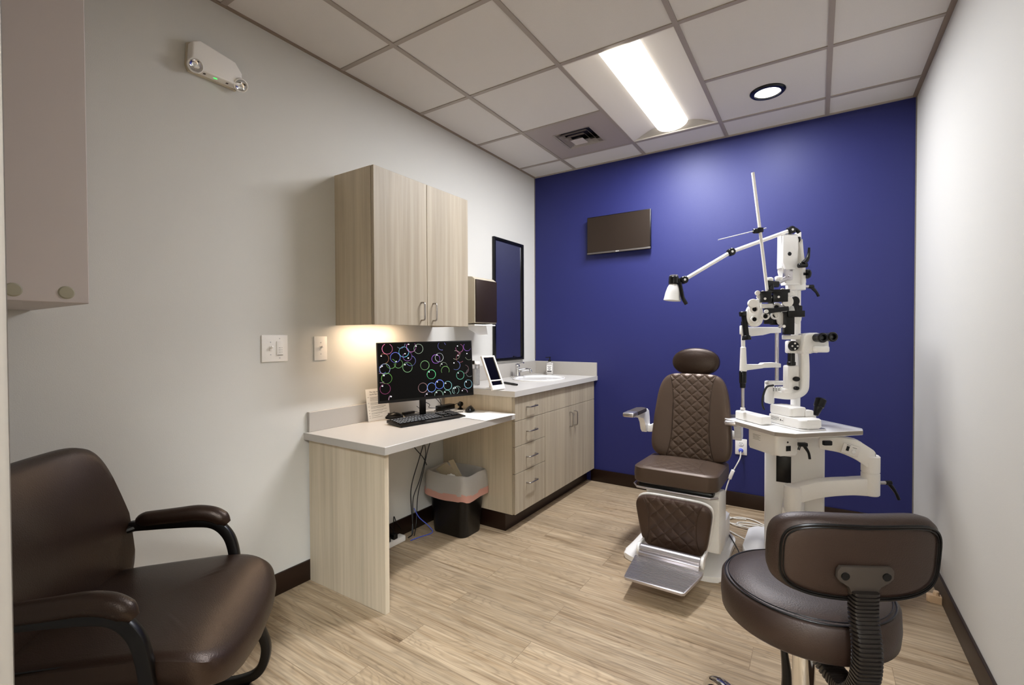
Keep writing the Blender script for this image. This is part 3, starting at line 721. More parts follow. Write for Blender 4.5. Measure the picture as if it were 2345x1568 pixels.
for i, (px, py, r, c, s) in enumerate(bub):
    u_, v_ = sfrac(px, py); R_ = r/1257*wM*.98; cx, cy = u_*wM, v_*hM
    m_ = glow(c, s)
    if m_ not in mats: mats.append(m_)
    mi = mats.index(m_); rnd = random.Random(i); a0 = rnd.random()*6.28; sp = 40 if s > .75 else rnd.choice((22, 26, 30))
    for k in range(sp):
        a, b = a0+2*PI*k/40, a0+2*PI*(k+1)/40; th = R_*(.045+.05*abs(math.sin(a*.5+i)))
        q = [(cx+(R_-th)*math.cos(a), cy+(R_-th)*math.sin(a)), (cx+R_*math.cos(a), cy+R_*math.sin(a)), (cx+R_*math.cos(b), cy+R_*math.sin(b)), (cx+(R_-th)*math.cos(b), cy+(R_-th)*math.sin(b))]
        if min(p[0] for p in q) < .008 or max(p[0] for p in q) > wM-.008 or min(p[1] for p in q) < .017 or max(p[1] for p in q) > hM-.008: continue
        emitpoly(q, mi, .0010+.00002*i)
    if rnd.random() < .75:      # highlight
        hx, hy = cx-R_*.5, cy+R_*.55
        if .012 < hx < wM-.012 and .02 < hy < hM-.012:
            wm = glow('#e8e8f0', 1.3)
            if wm not in mats: mats.append(wm)
            emitpoly([(hx+R_*.16*math.cos(a)*(1 if k % 2 else .8), hy+R_*.12*math.sin(a)) for k, a in enumerate([2*PI*j/10 for j in range(10)])], mats.index(wm), .0012+.00002*i)
obj('bubbles', bm, mats, scr, 0)
sp = at(968, 960, 2.875)
bm = B(); box(bm, (-.018, -.012, .006), (.018, .012, .28), .003, TM((sp.x, sp.y, DZ), math.atan2(ex.y, ex.x))); obj('stand_post', bm, 'black', t)
bm = B(); prism(bm, rrect(.20, .12, .02), 0, .007, TM((sp.x-.015, sp.y+.01, DZ+.0005), math.atan2(ex.y, ex.x)), .002); obj('stand_base', bm, 'black', t)

# keyboard
KM = frame((.335, -1.995, DZ), (.082, .452, 0), (-.452, .082, 0))       # x along the keyboard, y toward the wall
t = thing('keyboard', 'black full-size keyboard in front of the monitor', 'keyboard', KM @ Vector((.22, .07, 0)))
bm = B(); prism(bm, [(0, .004), (.0, .014), (.145, .028), (.145, .010)], 0, .455, KM @ Matrix(((0, 0, 1, 0), (1, 0, 0, 0), (0, 1, 0, -.003), (0, 0, 0, 1))), .0025); obj('case', bm, 'satin', t)
rows = [(.128, 15), (.104, 15), (.085, 14), (.066, 13), (.047, 12), (.028, 9)]
kc = 0
for ri, (yy, nk) in enumerate(rows):
    segs = [(.012, .31, nk)] + [(.325, .375, 3)] + ([(.385, .445, 4)] if ri else [(.385, .445, 4)])
    for (xa, xb, nn) in segs:
        if ri in (3,) and xa == .325: continue
        p = (xb-xa)/nn
        for k in range(nn):
            if kc >= 100: break
            kc += 1
            bm = B(); z = .0115+yy*.0965
            wk = p*.86; 
            if ri == 5 and nn == 9 and k == 4: pass
            box(bm, (-wk/2, -.0075, 0), (wk/2, .0075, .0045), .001, KM @ TM((xa+p*(k+.5), yy, z), rx=.096), seg=1)
            obj('key', bm, 'black', t, 0)
# mice
def mouse(name, loc, rz, label, cable):
    t = thing(name, label, 'computer mouse', loc)
    Mx = TM(loc, rz)
    bm = B(); pad(bm, [(x*(.031 if x < 0 else .030)*2, y) for x, y in [(math.cos(a)*.5, math.sin(a)*.056*(1.0 if math.sin(a) < 0 else .95)) for a in [2*PI*k/36 for k in range(36)]]], .014, Mx, .02, .006); obj('shell', bm, 'black', t)
    bm = B(); box(bm, (-.003, .02, .024), (.003, .036, .033), .001, Mx); obj('scroll_wheel', bm, 'pewter', t)
    bm = B(); tube(bm, cable, .0015, 6, 6); obj('cable', bm, 'bcord', t)
mouse('computer_mouse', (.315, -1.375, DZ+.0038), .5, 'black mouse on the paper sheet right of the keyboard', [(.30, -1.43, DZ+.008), (.26, -1.47, DZ+.006), (.20, -1.50, DZ+.012), (.14, -1.52, DZ+.006), (.10, -1.56, DZ+.006)])
mouse('computer_mouse', (.075, -1.805, DZ+.001), 2.6, 'black mouse between the printed card and the keyboard', [(.055, -1.84, DZ+.008), (.04, -1.86, DZ+.008), (.032, -1.80, DZ+.01), (.03, -1.76, DZ+.03)])
# sheets under the mouse
t = tag(obj('paper_sheet', (lambda bm: (box(bm, (-.11, -.14, 0), (.11, .14, .0008), 0, TM((.36, -1.46, DZ+.0006), .35)), bm)[1])(B()), 'paper', smooth=0, origin=(.36, -1.46, DZ)), 'lower white paper sheet under the right mouse', 'paper')
t = tag(obj('paper_sheet', (lambda bm: (box(bm, (-.11, -.14, 0), (.11, .14, .0008), 0, TM((.505, -1.445, DZ+.0018), -.10)), bm)[1])(B()), 'paper', smooth=0, origin=(.505, -1.445, DZ+.0018)), 'upper white paper sheet hanging over the desk front edge', 'paper')
# leaning printed card
p0 = atz(833, 964, DZ+.001); p1 = atz(888, 955, DZ+.001)
p0.x = .045; p1.x = .055; p1.y = p0.y+.155
ex2 = (p1-p0); wc = ex2.length; CMt = frame(p0, ex2, (-.16, 0, 1)); hc = .185
t = tag(obj('printed_card', (lambda bm: (box(bm, (0, 0, -.0012), (wc, hc, 0), 0, CMt), bm)[1])(B()), 'paper', smooth=0, origin=p0), 'printed white card leaning on the wall left of the monitor', 'card')
text('The way we see the', .0125, 'ink', CMt @ Matrix.Translation((.026, hc-.022, .0004)), t, .0002, 'heading')
text('world has changed', .0125, 'ink', CMt @ Matrix.Translation((.026, hc-.036, .0004)), t, .0002, 'heading')
bm = B(); y = hc-.048; rnd = random.Random(3)
for blk in (5, 3, 3, 2, 2, 1, 1):
    box(bm, (.010, y-.0012, 0), (.018, y+.0008, .0004), 0, CMt)
    for k in range(blk):
        box(bm, (.026, y-.001, 0), (.026+(.10+.02*rnd.random() if k < blk-1 else .05+.04*rnd.random()), y+.0006, .0004), 0, CMt); y -= .0055
    y -= .005
obj('print', bm, 'inkl', t, 0)
# adapter, webcam and cables behind the monitor
t = thing('power_adapter', 'black power adapter with wires on the desk behind the monitor', 'adapter', (.13, -1.40, DZ))
bm = B(); box(bm, (.10, -1.47, DZ+.0005), (.15, -1.33, DZ+.034), .004); obj('brick', bm, 'black', t)
bm = B(); tube(bm, [(.12, -1.47, DZ+.02), (.10, -1.53, DZ+.03), (.14, -1.57, DZ+.06), (.09, -1.62, DZ+.10), (.1, -1.66, DZ+.16)], .0022, 6, 6)
tube(bm, [(.13, -1.33, DZ+.02), (.16, -1.31, DZ+.035), (.19, -1.32, DZ+.02), (.2, -1.34, DZ+.01)], .0022, 6, 6)
tube(bm, [(.15, -1.40, DZ+.01), (.2, -1.45, DZ+.008), (.18, -1.52, DZ+.006), (.12, -1.5, DZ+.006), (.1, -1.44, DZ+.006)], .002, 6, 6)
tube(bm, [(.13, -1.45, DZ+.034), (.14, -1.47, DZ+.08), (.12, -1.52, DZ+.12)], .002, 6, 6)
tube(bm, [(.11, -1.42, DZ+.034), (.13, -1.50, DZ+.09), (.11, -1.55, DZ+.14)], .002, 6, 6); obj('wire', bm, 'bcord', t)
t = thing('webcam', 'small black webcam on the desk at the cabinet end', 'webcam', (.2, -1.33, DZ))
bm = B(); lathe(bm, [(0, 0), (.018, 0), (.02, .006), (.008, .012), (.008, .02), (0, .02)], TM((.2, -1.335, DZ+.0005)), 20); obj('foot', bm, 'black', t)
bm = B(); lathe(bm, [(0, -.016), (.012, -.014), (.018, 0), (.014, .014), (.008, .016), (0, .014)], Matrix.Translation((.2, -1.335, DZ+.036)) @ Matrix.Rotation(1.4, 4, 'Y'), 20); obj('head', bm, 'black', t)
t = thing('usb_hub', 'slim black hub box on the desk under the monitor left half', 'hub', (.05, -1.66, DZ))
bm = B(); box(bm, (.03, -1.70, DZ+.001), (.055, -1.61, DZ+.016), .002); obj('hub_box', bm, 'black', t)
bm = B(); tube(bm, [(.04, -1.70, DZ+.01), (.06, -1.74, DZ+.004), (.10, -1.76, DZ+.004)], .002, 6, 6); tube(bm, [(.045, -1.61, DZ+.01), (.07, -1.58, DZ+.004), (.10, -1.6, DZ+.02), (.08, -1.62, DZ+.05)], .002, 6, 6); obj('wire', bm, 'bcord', t)

# ------------------------------------------------------------------ counter things
t = thing('cotton_jar', 'clear square jar of cotton with a black catch at the counter end', 'jar', (.16, -1.14, KZ1))
jm = TM((.16, -1.14, KZ1+.0005), .2)
bm = B(); prism(bm, rrect(.075, .075, .012), 0, .145, jm, .004); prism(bm, rrect(.068, .068, .01), .14, .005, jm); obj('glass_body', bm, 'glass', t)
bm = B(); prism(bm, rrect(.062, .062, .014), .007, .115, jm, .01); obj('cotton', bm, 'cotton', t)
bm = B(); prism(bm, rrect(.078, .078, .012), .147, .165, jm, .004); obj('lid', bm, 'white', t)
bm = B(); box(bm, (.005, -.042, .15), (.03, -.039, .175), .001, jm); obj('catch', bm, 'black', t)
# tabletop mirror: tilted white frame on a prop
pL = atz(1128, 869, KZ1); 
mo = Vector((.135, -.985, KZ1+.001)); 
q0 = at(1128, 868, 2.95); q1 = at(1157, 861, 3.04); q0.z = q1.z = KZ1+.006
exm = (q1-q0); wm_ = exm.length; upm = (at(1116, 792, 3.05)-at(1128, 868, 2.95)); hm = upm.length; upm = upm-exm*(upm.dot(exm)/exm.length_squared)
TMm = frame(q0, exm, upm)
t = thing('tabletop_mirror', 'small tilted white-framed mirror standing on the counter', 'mirror', q0)
bm = B(); f_ = .012
for a, b in (((0, 0), (f_, hm)), ((wm_-f_, 0), (wm_, hm)), ((f_, 0), (wm_-f_, .03)), ((f_, hm-f_), (wm_-f_, hm)), ((f_, .058), (wm_-f_, .066))): box(bm, (a[0], a[1], -.012), (b[0], b[1], .003), .002, TMm)
obj('frame', bm, 'white', t)
bm = B(); box(bm, (f_-.002, .02, -.010), (wm_-f_+.002, hm-f_+.002, -.004), 0, TMm); obj('mirror_face', bm, 'screen', t, 0)
ctr = (q0+q1)/2; back = -(TMm.to_3x3() @ Vector((0, 0, 1))); back.z = 0; back.normalize()
bm = B(); tube(bm, [TMm @ Vector((wm_/2, hm*.6, -.012)), ctr+back*.075+Vector((0, 0, .010))], .012, 8, rect=True, flat=.3, up=back); prism(bm, rrect(.06, .05, .01), 0, .005, frame(ctr+back*.07, exm, (-exm.y, exm.x, 0))); obj('prop_stand', bm, 'white', t)
# remote / pen
t = thing('marker_pen', 'black marker lying on the counter in front of the mirror', 'pen', (.38, -.99, KZ1))
bm = B(); cyl(bm, (.30, -.955, KZ1+.0085), (.40, -1.0, KZ1+.0085), .008, .008, 16, .002); obj('barrel', bm, 'black', t)
bm = B(); cyl(bm, (.40, -1.0, KZ1+.0085), (.455, -1.025, KZ1+.0085), .0082, .0065, 16, .001); obj('pen_cap', bm, 'satin', t)

# ------------------------------------------------------------------ under the desk
bx, by = .245, -1.430
t = thing('trash_bin', 'black wastebasket with a translucent liner under the desk', 'bin', (bx, by, 0))
def loft(bm, secs, n=6, closebot=True, thick=None):
    rings = []
    for (wx, wy, z, r) in secs:
        wx *= .93; wy *= .98
        rings.append([bm.verts.new((bx+x, by+y, z)) for x, y in densify_fixed(rrect(wx, wy, r, n))])
    for a, b in zip(rings, rings[1:]):
        for i in range(len(a)): j = (i+1) % len(a); bm.faces.new((a[i], a[j], b[j], b[i]))
    if closebot: bm.faces.new(rings[0][::-1])
    return rings
def densify_fixed(o, k=4):
    r = []
    m = len(o)//4
    for i, p in enumerate(o):
        r.append(p)
        if (i+1) % m == 0:
            q = o[(i+1) % len(o)]
            for j in range(1, k+1): r.append((p[0]+(q[0]-p[0])*j/(k+1), p[1]+(q[1]-p[1])*j/(k+1)))
    return r
bm = B(); loft(bm, [(.285, .195, .001, .05), (.29, .2, .006, .05), (.345, .245, .37, .05), (.352, .252, .375, .05), (.352, .252, .38, .05), (.34, .24, .38, .05), (.28, .19, .012, .045)], closebot=True); obj('bucket', bm, 'black', t)
rn = random.Random(5)
def crumple(rings, amp, z=0.0):
    for ri, ring in enumerate(rings):
        for i, v in enumerate(ring):
            a = 2*PI*i/len(ring); s = amp*(math.sin(7*a+ri)+.7*math.sin(13*a+1.3*ri)+.5*math.sin(23*a))*.5
            v.co.x += s*math.cos(a); v.co.y += s*math.sin(a); v.co.z += z*math.sin(5*a+2)
bm = B(); rg = loft(bm, [(.29, .19, .19, .05), (.318, .218, .34, .05), (.328, .228, .382, .05), (.345, .245, .393, .05), (.362, .262, .388, .05), (.372, .272, .36, .05), (.376, .276, .32, .05), (.38, .28, .275, .05)], closebot=False)
crumple(rg[1:], .004, .004); bmesh.ops.solidify(bm, geom=bm.faces[:], thickness=.001); lin_ = obj('liner', bm, 'liner', t, 60)
bm = B(); rg = loft(bm, [(.379, .279, .285, .05), (.384, .284, .262, .05), (.382, .282, .24, .05)], closebot=False); crumple(rg, .004, .006); bmesh.ops.solidify(bm, geom=bm.faces[:], thickness=.0012); obj('hem', bm, 'linerp', lin_, 60)
tag(obj('cardboard_piece', (lambda bm: (box(bm, (-.045, -.003, -.12), (.045, .003, .10), 0, TM((.20, -1.43, .345), .2, rx=.55, ry=-.6)), bm)[1])(B()), 'card', smooth=0, origin=(.2, -1.43, .345)), 'wide tan cardboard flap sticking out of the bin', 'cardboard', None)
tag(obj('cardboard_piece', (lambda bm: (box(bm, (-.018, -.003, -.12), (.018, .003, .12), 0, TM((.255, -1.42, .35), .2, rx=.3, ry=-.35)), bm)[1])(B()), 'card', smooth=0, origin=(.255, -1.42, .35)), 'narrow cardboard strip standing highest in the bin', 'cardboard', None)
bm = B(); bmesh.ops.create_icosphere(bm, subdivisions=3, radius=.035, matrix=TM((.23, -1.47, .335)))
for v in bm.verts: v.co += Vector((rn.uniform(-1, 1), rn.uniform(-1, 1), rn.uniform(-1, 1)))*.004
tag(obj('crumpled_tissue', bm, 'paper', smooth=25, origin=(.23, -1.47, .335)), 'crumpled white tissue inside the bin', 'tissue')
# power strip and cables
t = thing('power_strip', 'white power strip on the floor under the desk', 'power strip', (.065, -1.85, 0))
bm = B(); box(bm, (.035, -2.05, .001), (.09, -1.73, .036), .006); obj('housing', bm, 'white', t)
for k in range(4):
    yy = -1.80-.055*k
    bm = B(); box(bm, (.045, yy-.02, .035), (.083, yy+.012, .065), .004); tube(bm, [(.06, yy, .06), (.05, yy+.01, .10), (.03, yy+.03+.01*k, .15 if k % 2 == 0 else .12), (.022, yy+.06, .10), (.03, yy+.09, .05)], .003, 6, 6); obj('plug', bm, 'black', t)
def cable(name, pts, r, m, label, cat='cable', group=None, sm=7):
    bm = B(); tube(bm, pts, r, 8, sm); return tag(obj(name, bm, m, origin=pts[-1]), label, cat, group)
zb = DZ-.038
cable('cable', [(.03, -1.62, zb), (.025, -1.62, .62), (.03, -1.60, .55), (.035, -1.52, .46), (.03, -1.48, .40)], .003, 'bcord', 'leftmost black cable hanging under the desk, kinked midway')
cable('cable', [(.05, -1.46, zb), (.045, -1.50, .6), (.035, -1.56, .45), (.03, -1.62, .30), (.03, -1.625, .18), (.06, -1.64, .02), (.08, -1.70, .006)], .0035, 'bcord', 'black cable bowing furthest left behind the bin')
cable('cable', [(.03, -1.50, zb), (.035, -1.52, .6), (.04, -1.50, .48), (.045, -1.56, .33), (.035, -1.61, .22), (.04, -1.62, .1), (.07, -1.66, .006)], .003, 'bcord', 'black cable in the middle of the bundle beside the bin')
cable('cable', [(.06, -1.40, zb), (.05, -1.43, .62), (.04, -1.48, .50), (.035, -1.52, .36), (.035, -1.57, .22), (.05, -1.60, .06), (.09, -1.66, .006)], .003, 'bcord', 'black cable hanging closest to the base cabinet')
cable('cable', [(.05, -1.62, .16), (.075, -1.60, .10), (.11, -1.555, .04), (.15, -1.56, .006), (.13, -1.66, .006), (.12, -1.72, .006)], .003, 'blcord', 'blue network cable running down to the floor by the bin')

# ------------------------------------------------------------------ blue wall
TX0, TX1, TZ0, TZ1, TYv = .548, 1.09, 1.94, 2.255, -.055
t = thing('wall_television', 'black flat screen mounted on the blue wall', 'television', ((TX0+TX1)/2, 0, TZ0))
TVM = TM(((TX0+TX1)/2, TYv, (TZ0+TZ1)/2), 0, rx=0)
hwv, hhv = (TX1-TX0)/2, (TZ1-TZ0)/2
bm = B(); box(bm, (-hwv, 0, -hhv), (hwv, .022, hhv), .003, TVM); box(bm, (-.15, .02, -.11), (.15, .035, .09), .008, TVM); obj('casing', bm, 'black', t)
bm = B(); box(bm, (-hwv+.005, -.001, -hhv+.017), (hwv-.005, .001, hhv-.005), 0, TVM); obj('screen', bm, 'tv', t, 0)
bm = B(); box(bm, (-hwv+.001, -.002, -hhv+.001), (hwv-.001, .002, -hhv+.015), .001, TVM); bz = obj('bezel_strip', bm, 'pewter', t)
text('ASUS', .013, 'white', TVM @ Matrix.Translation((-.018, -.0025, -hhv+.0035)) @ Matrix.Rotation(PI/2, 4, 'X'), bz, .0003, 'logo')
bm = B(); box(bm, (-.05, .03, -.05), (.05, .055, .05), .002, TVM); obj('wall_mount', bm, 'black', t)

t = thing('wall_outlet', 'white duplex outlet on the blue wall behind the exam chair', 'outlet', (1.735, 0, .44))
bm = B(); box(bm, (1.697, -.006, .382), (1.775, 0, .498), .003); obj('plate', bm, 'white', t)
for zz in (.465, .415):
    bm = B(); prism(bm, rrect(.033, .03, .012), 0, .003, Matrix(((1, 0, 0, 1.736), (0, 0, -1, -.006), (0, 1, 0, zz), (0, 0, 0, 1)))); s_ = obj('socket', bm, 'paper', t)
    bm = B()
    for dx in (-.007, .007): box(bm, (1.736+dx-.001, -.0096, zz-.001), (1.736+dx+.001, -.0088, zz+.007))
    box(bm, (1.734, -.0096, zz-.011), (1.738, -.0088, zz-.007)); obj('slot', bm, 'ink', s_, 0)
t = thing('extension_cord', 'white power cord plugged into the outlet and running to the floor', 'cord', (1.74, -.05, .415))
bm = B(); cyl(bm, (1.736, -.0095, .415), (1.738, -.035, .413), .017, .012, 16, .002); obj('plug', bm, 'blcord', t)
cp = [(1.738, -.035, .413), aty(1695, 1048, -.05), aty(1687, 1064, -.07), aty(1677, 1082, -.08), aty(1667, 1106, -.09), aty(1659, 1135, -.11), aty(1653, 1165, -.14), aty(1656, 1186, -.17), (1.62, -.235, .03), (1.70, -.28, .008), (1.80, -.26, .006)]
bm = B(); tube(bm, cp, .0045, 8, 8); obj('wire', bm, 'cord', t)
bm = B(); box(bm, (-.012, -.012, -.035), (.012, .012, .035), .003, TM(aty(1675, 1086, -.083), 0, 0, .35)); obj('inline_block', bm, 'white', t)
def loop(cx, cy, rx, ry, z, n=1, a0=0):
    return [(cx+rx*math.cos(a0+2*PI*k/12)*(1+.05*math.sin(k)), cy+ry*math.sin(a0+2*PI*k/12), z+.0015*k/12*4) for k in range(12*n)]
cable('floor_cord', [(1.60, -.42, .006)]+loop(1.80, -.33, .10, .09, .006)+loop(1.85, -.38, .09, .05, .012)+[(1.93, -.42, .012), (1.98, -.5, .006)], .0045, 'cord', 'loosely coiled white cord on the floor behind the instrument stand', 'cord', None, 5)
cable('floor_cord', [(1.68, -.50, .02), (1.78, -.56, .006), (1.87, -.63, .006), (1.90, -.66, .03)], .0045, 'cord', 'straight white cord running from the chair base to the stand base', 'cord')
cable('floor_cord', [(1.73, -.60, .036), (1.80, -.78, .034), (1.84, -.90, .034), (1.87, -1.05, .012), (1.91, -1.18, .006)], .003, 'bcord', 'thin black cord lying across the right side of the chair base', 'cord')
# doorstop by the right wall
t = tag(obj('doorstop', (lambda bm: (prism(bm, rrect(.07, .03, .012), 0, .035, TM((W-.03, -.86, 0.0)), .004), cyl(bm, (W-.03, -.86, .03), (W-.03, -.86, .055), .013, .011, 16, .003), bm)[2])(B()), 'wedge', origin=(W-.03, -.86, 0)), 'small cream doorstop by the right wall baseboard', 'doorstop')

# ------------------------------------------------------------------ exam chair
EX = 1.575
t = thing('exam_chair', 'dark brown reclining exam chair with quilted back and footrest', 'exam chair', (EX, -.9, 0))
def XZ(M0): return M0
bm = B()
base = [(-.26, -.34), (-.235, -.375), (-.18, -.40), (-.10, -.405), (.10, -.405), (.18, -.40), (.235, -.385), (.262, -.35), (.258, -.2), (.252, .02), (.255, .13), (.235, .20), (.17, .28), (.10, .30), (-.10, .30), (-.17, .28), (-.235, .20), (-.255, .13), (-.252, .02), (-.255, -.2)]
sm = [(p.x, p.y) for p in smooth_pts([(a, b, 0) for a, b in base], 4, True)]
prism(bm, sm, .002, .03, TM((EX-.035, -.85, 0)), .01, 3); obj('base_plate', bm, 'inst', t)
bm = B(); prism(bm, rrect(.30, .34, .05), .028, .17, TM((EX+.03, -.78, 0)), .02, 3); prism(bm, rrect(.22, .24, .04), .16, .40, TM((EX+.01, -.78, 0)), .01, 3); obj('pedestal', bm, 'inst', t)
bm = B(); prism(bm, [(.0, .12), (.04, .10), (.16, .11), (.20, .2), (.2, .40), (.02, .44), (-.02, .40)], -.19, .19, Matrix(((0, 0, 1, EX+.015), (1, 0, 0, -1.16), (0, 1, 0, 0), (0, 0, 0, 1))), .012, 2); obj('leg_frame', bm, 'inst', t)
# seat
SM = Matrix(((1, 0, 0, EX-.018), (0, 1, 0, -1.015), (0, 0, 1, .435), (0, 0, 0, 1))) @ Matrix.Rotation(-.03, 4, 'X')
bm = B(); pad(bm, rrect(.445, .43, .06), .095, SM, .012, .022); obj('seat', bm, 'quilts', t)
bm = B(); box(bm, (EX-.21, -1.20, .415), (EX+.18, -.82, .438), .008); obj('seat_pan', bm, 'satin', t)
bm = B(); tube(bm, [(EX-.235, -.95, .425), (EX-.235, -1.19, .425), (EX-.21, -1.225, .42), (EX+.17, -1.225, .42), (EX+.20, -1.19, .42)], .006, 8); obj('seat_trim', bm, 'alu', t)
# backrest, tilted back
ang = .16
BM_ = Matrix.Translation((EX, -.80, .765)) @ Matrix.Rotation(PI/2-ang, 4, 'X')       # local x right, y up, z toward the front (-y)
bo = []
for k in range(64):
    a = 2*PI*k/64; c, s = math.cos(a), math.sin(a); e = .34
    x = math.copysign(abs(c)**e, c); y = math.copysign(abs(s)**e, s)
    wd = .216-.020*y-.022*max(0, y)**2
    bo.append((x*wd, y*.255))
bm = B(); pad(bm, bo, .075, BM_, .008, .025, warp=lambda v: (v.x, v.y, v.z+.45*v.x*v.x)); obj('backrest', bm, 'quiltb', t)
bm = B(); pad(bm, [(x*.93, y*.95) for x, y in bo], .03, BM_ @ Matrix.Translation((0, 0, -.028)), .0, .01, warp=lambda v: (v.x, v.y, v.z+.45*v.x*v.x)); box(bm, (-.05, -.30, -.055), (.05, .12, -.02), .01, BM_); obj('back_shell', bm, 'inst', t)
# headrest
HM = Matrix.Translation((EX+.0, -.72, 1.088)) @ Matrix.Rotation(PI/2-.1, 4, 'X')
bm = B(); pad(bm, [(.138*math.copysign(abs(math.cos(a))**.95, math.cos(a)), .086*math.copysign(abs(math.sin(a))**.9, math.sin(a))) for a in [2*PI*k/48 for k in range(48)]], .06, HM, .012, .025); obj('headrest', bm, M_['leather'], t)
bm = B(); box(bm, (-.03, -.17, -.02), (.03, .03, -.006), .003, HM); obj('headrest_post', bm, 'alu', t)
# armrests
def armrest(s, off, dy, dz):
    x = EX+off
    bm = B(); prism(bm, [(-.14, .0), (-.14, .012), (.12, .02), (.15, .005), (.165, -.04), (.17, -.11), (.16, -.125), (.10, -.13), (.075, -.11), (.065, -.06), (.03, -.025), (-.06, -.010)], -.018, .018, Matrix(((0, 0, 1, x), (1, 0, 0, -.86+dy), (0, 1, 0, .80+dz), (0, 0, 0, 1))), .005); a = obj('armrest', bm, 'inst', t)
    bm = B(); prism(bm, rrect(.065, .27, .02), 0, .022, TM((x, -.93+dy, .812+dz), 0, .0), .008, 3); obj('arm_pad', bm, 'pewter', a)
    bm = B(); box(bm, (x-.034, -1.072+dy, .809+dz), (x+.034, -.985+dy, .8365+dz), .009, None, 3); obj('pad_tip', bm, 'alu', a)
    bm = B(); tube(bm, [(x, -.72+dy, .70+dz), (x-s*.03, -.715+dy, .69+dz), (x-s*.09, -.72, .68)], .024, 10, 4, rect=True); obj('arm_bracket', bm, 'inst', a)
armrest(-1, -.315, 0, -.04); armrest(1, .225, .115, -.055)
# leg rest pad, hangs nearly vertical below the front of the seat
LM = Matrix.Translation((EX-.005, -1.235, .262)) @ Matrix.Rotation(PI/2+.10, 4, 'X')
lo = []
for k in range(64):
    a = 2*PI*k/64; c, s = math.cos(a), math.sin(a); e = .38
    x = math.copysign(abs(c)**e, c); y = math.copysign(abs(s)**e, s)
    lo.append((x*(.182+.022*y), y*.142))
bm = B(); pad(bm, lo, .05, LM, .008, .018); obj('leg_rest', bm, 'quilt_shaded', t)
bm = B(); pad(bm, [(x*1.02, y*1.02) for x, y in lo], .015, LM @ Matrix.Translation((0, 0, -.014)), 0, .006); obj('leg_rest_back', bm, 'inst', t)
# foot plate with ridges
bm = B(); cyl(bm, (EX-.15, -1.345, .138), (EX+.15, -1.345, .138), .026, .026, 24, .003); box(bm, (EX-.15, -1.39, .100), (EX+.15, -1.345, .135), .004); obj('foot_hinge', bm, 'alu', t)
for s in (-1, 1):
    bm = B(); prism(bm, rrect(.06, .06, .029), 0, .014, Matrix(((0, 0, 1, EX+s*.158-.007), (1, 0, 0, -1.345), (0, 1, 0, .138), (0, 0, 0, 1))), .003); box(bm, (EX+s*.158-.006, -1.345, .14), (EX+s*.158+.006, -1.25, .165), .003); obj('hinge_cap', bm, 'inst', t)
FMx = Matrix.Translation((EX, -1.385, .112)) @ Matrix.Rotation(.06, 4, 'X')
bm = B(); prism(bm, [(-.168, 0), (-.150, -.215), (-.142, -.222), (.118, -.222), (.13, -.215), (.168, -.035), (.168, 0)], -.014, 0, FMx, .002); fp = obj('foot_plate', bm, 'alu', t)
bm = B()
for k in range(19):
    y = -.008-.0112*k
    xl = -.165+.015*(-y/.215); xr = .166 if y > -.035 else .166-(.04)*((-y-.035)/.18)
    box(bm, (xl, y-.003, 0), (xr, y+.003, .0035), .0008, FMx, seg=1)
obj('ridges', bm, 'alu', fp, 0)

# ------------------------------------------------------------------ instrument stand
dd = Vector((.695, -.719, 0)); cc = Vector((.719, .695, 0))            # toward the examiner, across
t = thing('instrument_stand', 'white instrument stand with column, swing arms and tall pole', 'instrument stand', (2.1, -.6, 0))
bm = B(); prism(bm, rrect(.50, .46, .09), .001, .035, TM((2.09, -.63, 0)), .01, 3); obj('base', bm, 'inst', t)
bm = B(); box(bm, (1.945, -.715, .03), (2.235, -.50, .70), .012, None, 3); obj('column', bm, 'inst', t)
bm = B(); box(bm, (2.005, -.7165, .42), (2.078, -.714, .57), .001); obj('column_recess', bm, 'satin', t)
bm = B(); prism(bm, rrect(.024, .05, .004), .68, 1.84, TM((2.1, -.6, 0), .3)); lathe(bm, [(0, 0), (.016, 0), (.016, 1.12), (0, 1.12)], TM((2.085, -.625, .70)), 20); obj('pole', bm, 'inst', t)
# lower arm: socket on the column, long curved beam to the elbow
def beam(bm, P, hgt, wid, M=None, bev=.006):
    """P: list of (point, height below, height above) -> closed sweep of rectangular section along path"""
    rings = []
    for i, (p, lo_, hi_) in enumerate(P):
        a = Vector(P[max(0, i-1)][0]); b = Vector(P[min(len(P)-1, i+1)][0]); tt = (b-a); tt.z = 0; tt.normalize(); s = Vector((-tt.y, tt.x, 0))*wid/2; p = Vector(p)
        rings.append([bm.verts.new(p+s+Vector((0, 0, hi_))), bm.verts.new(p-s+Vector((0, 0, hi_))), bm.verts.new(p-s-Vector((0, 0, lo_))), bm.verts.new(p+s-Vector((0, 0, lo_)))])
    fs = []
    for a, b in zip(rings, rings[1:]):
        for k in range(4): fs.append(bm.faces.new((a[k], a[(k+1) % 4], b[(k+1) % 4], b[k])))
    fs.append(bm.faces.new(rings[0][::-1])); fs.append(bm.faces.new(rings[-1]))
    bmesh.ops.recalc_face_normals(bm, faces=fs)
    es = [e for e in bm.edges if e.calc_face_angle(0) > .9]
    bmesh.ops.bevel(bm, geom=es, offset=bev, segments=2, profile=.5, affect='EDGES')
def sm_arm(keys, n=18):
    pts = smooth_pts([k[0] for k in keys], n//(len(keys)-1)); out = []
    for i, p in enumerate(pts):
        f = i/(len(pts)-1)*(len(keys)-1); a = min(int(f), len(keys)-2); g_ = f-a
        out.append((p, keys[a][1]*(1-g_)+keys[a+1][1]*g_, keys[a][2]*(1-g_)+keys[a+1][2]*g_))
    return out
wS, wE = 2.44, 2.36
bm = B(); beam(bm, sm_arm([(at(1815, 1131, wS), .045, .045), (at(1875, 1116, 2.42), .045, .04), (at(1940, 1110, 2.39), .045, .035), (at(1993, 1112, wE), .045, .045)]), 0, .065)
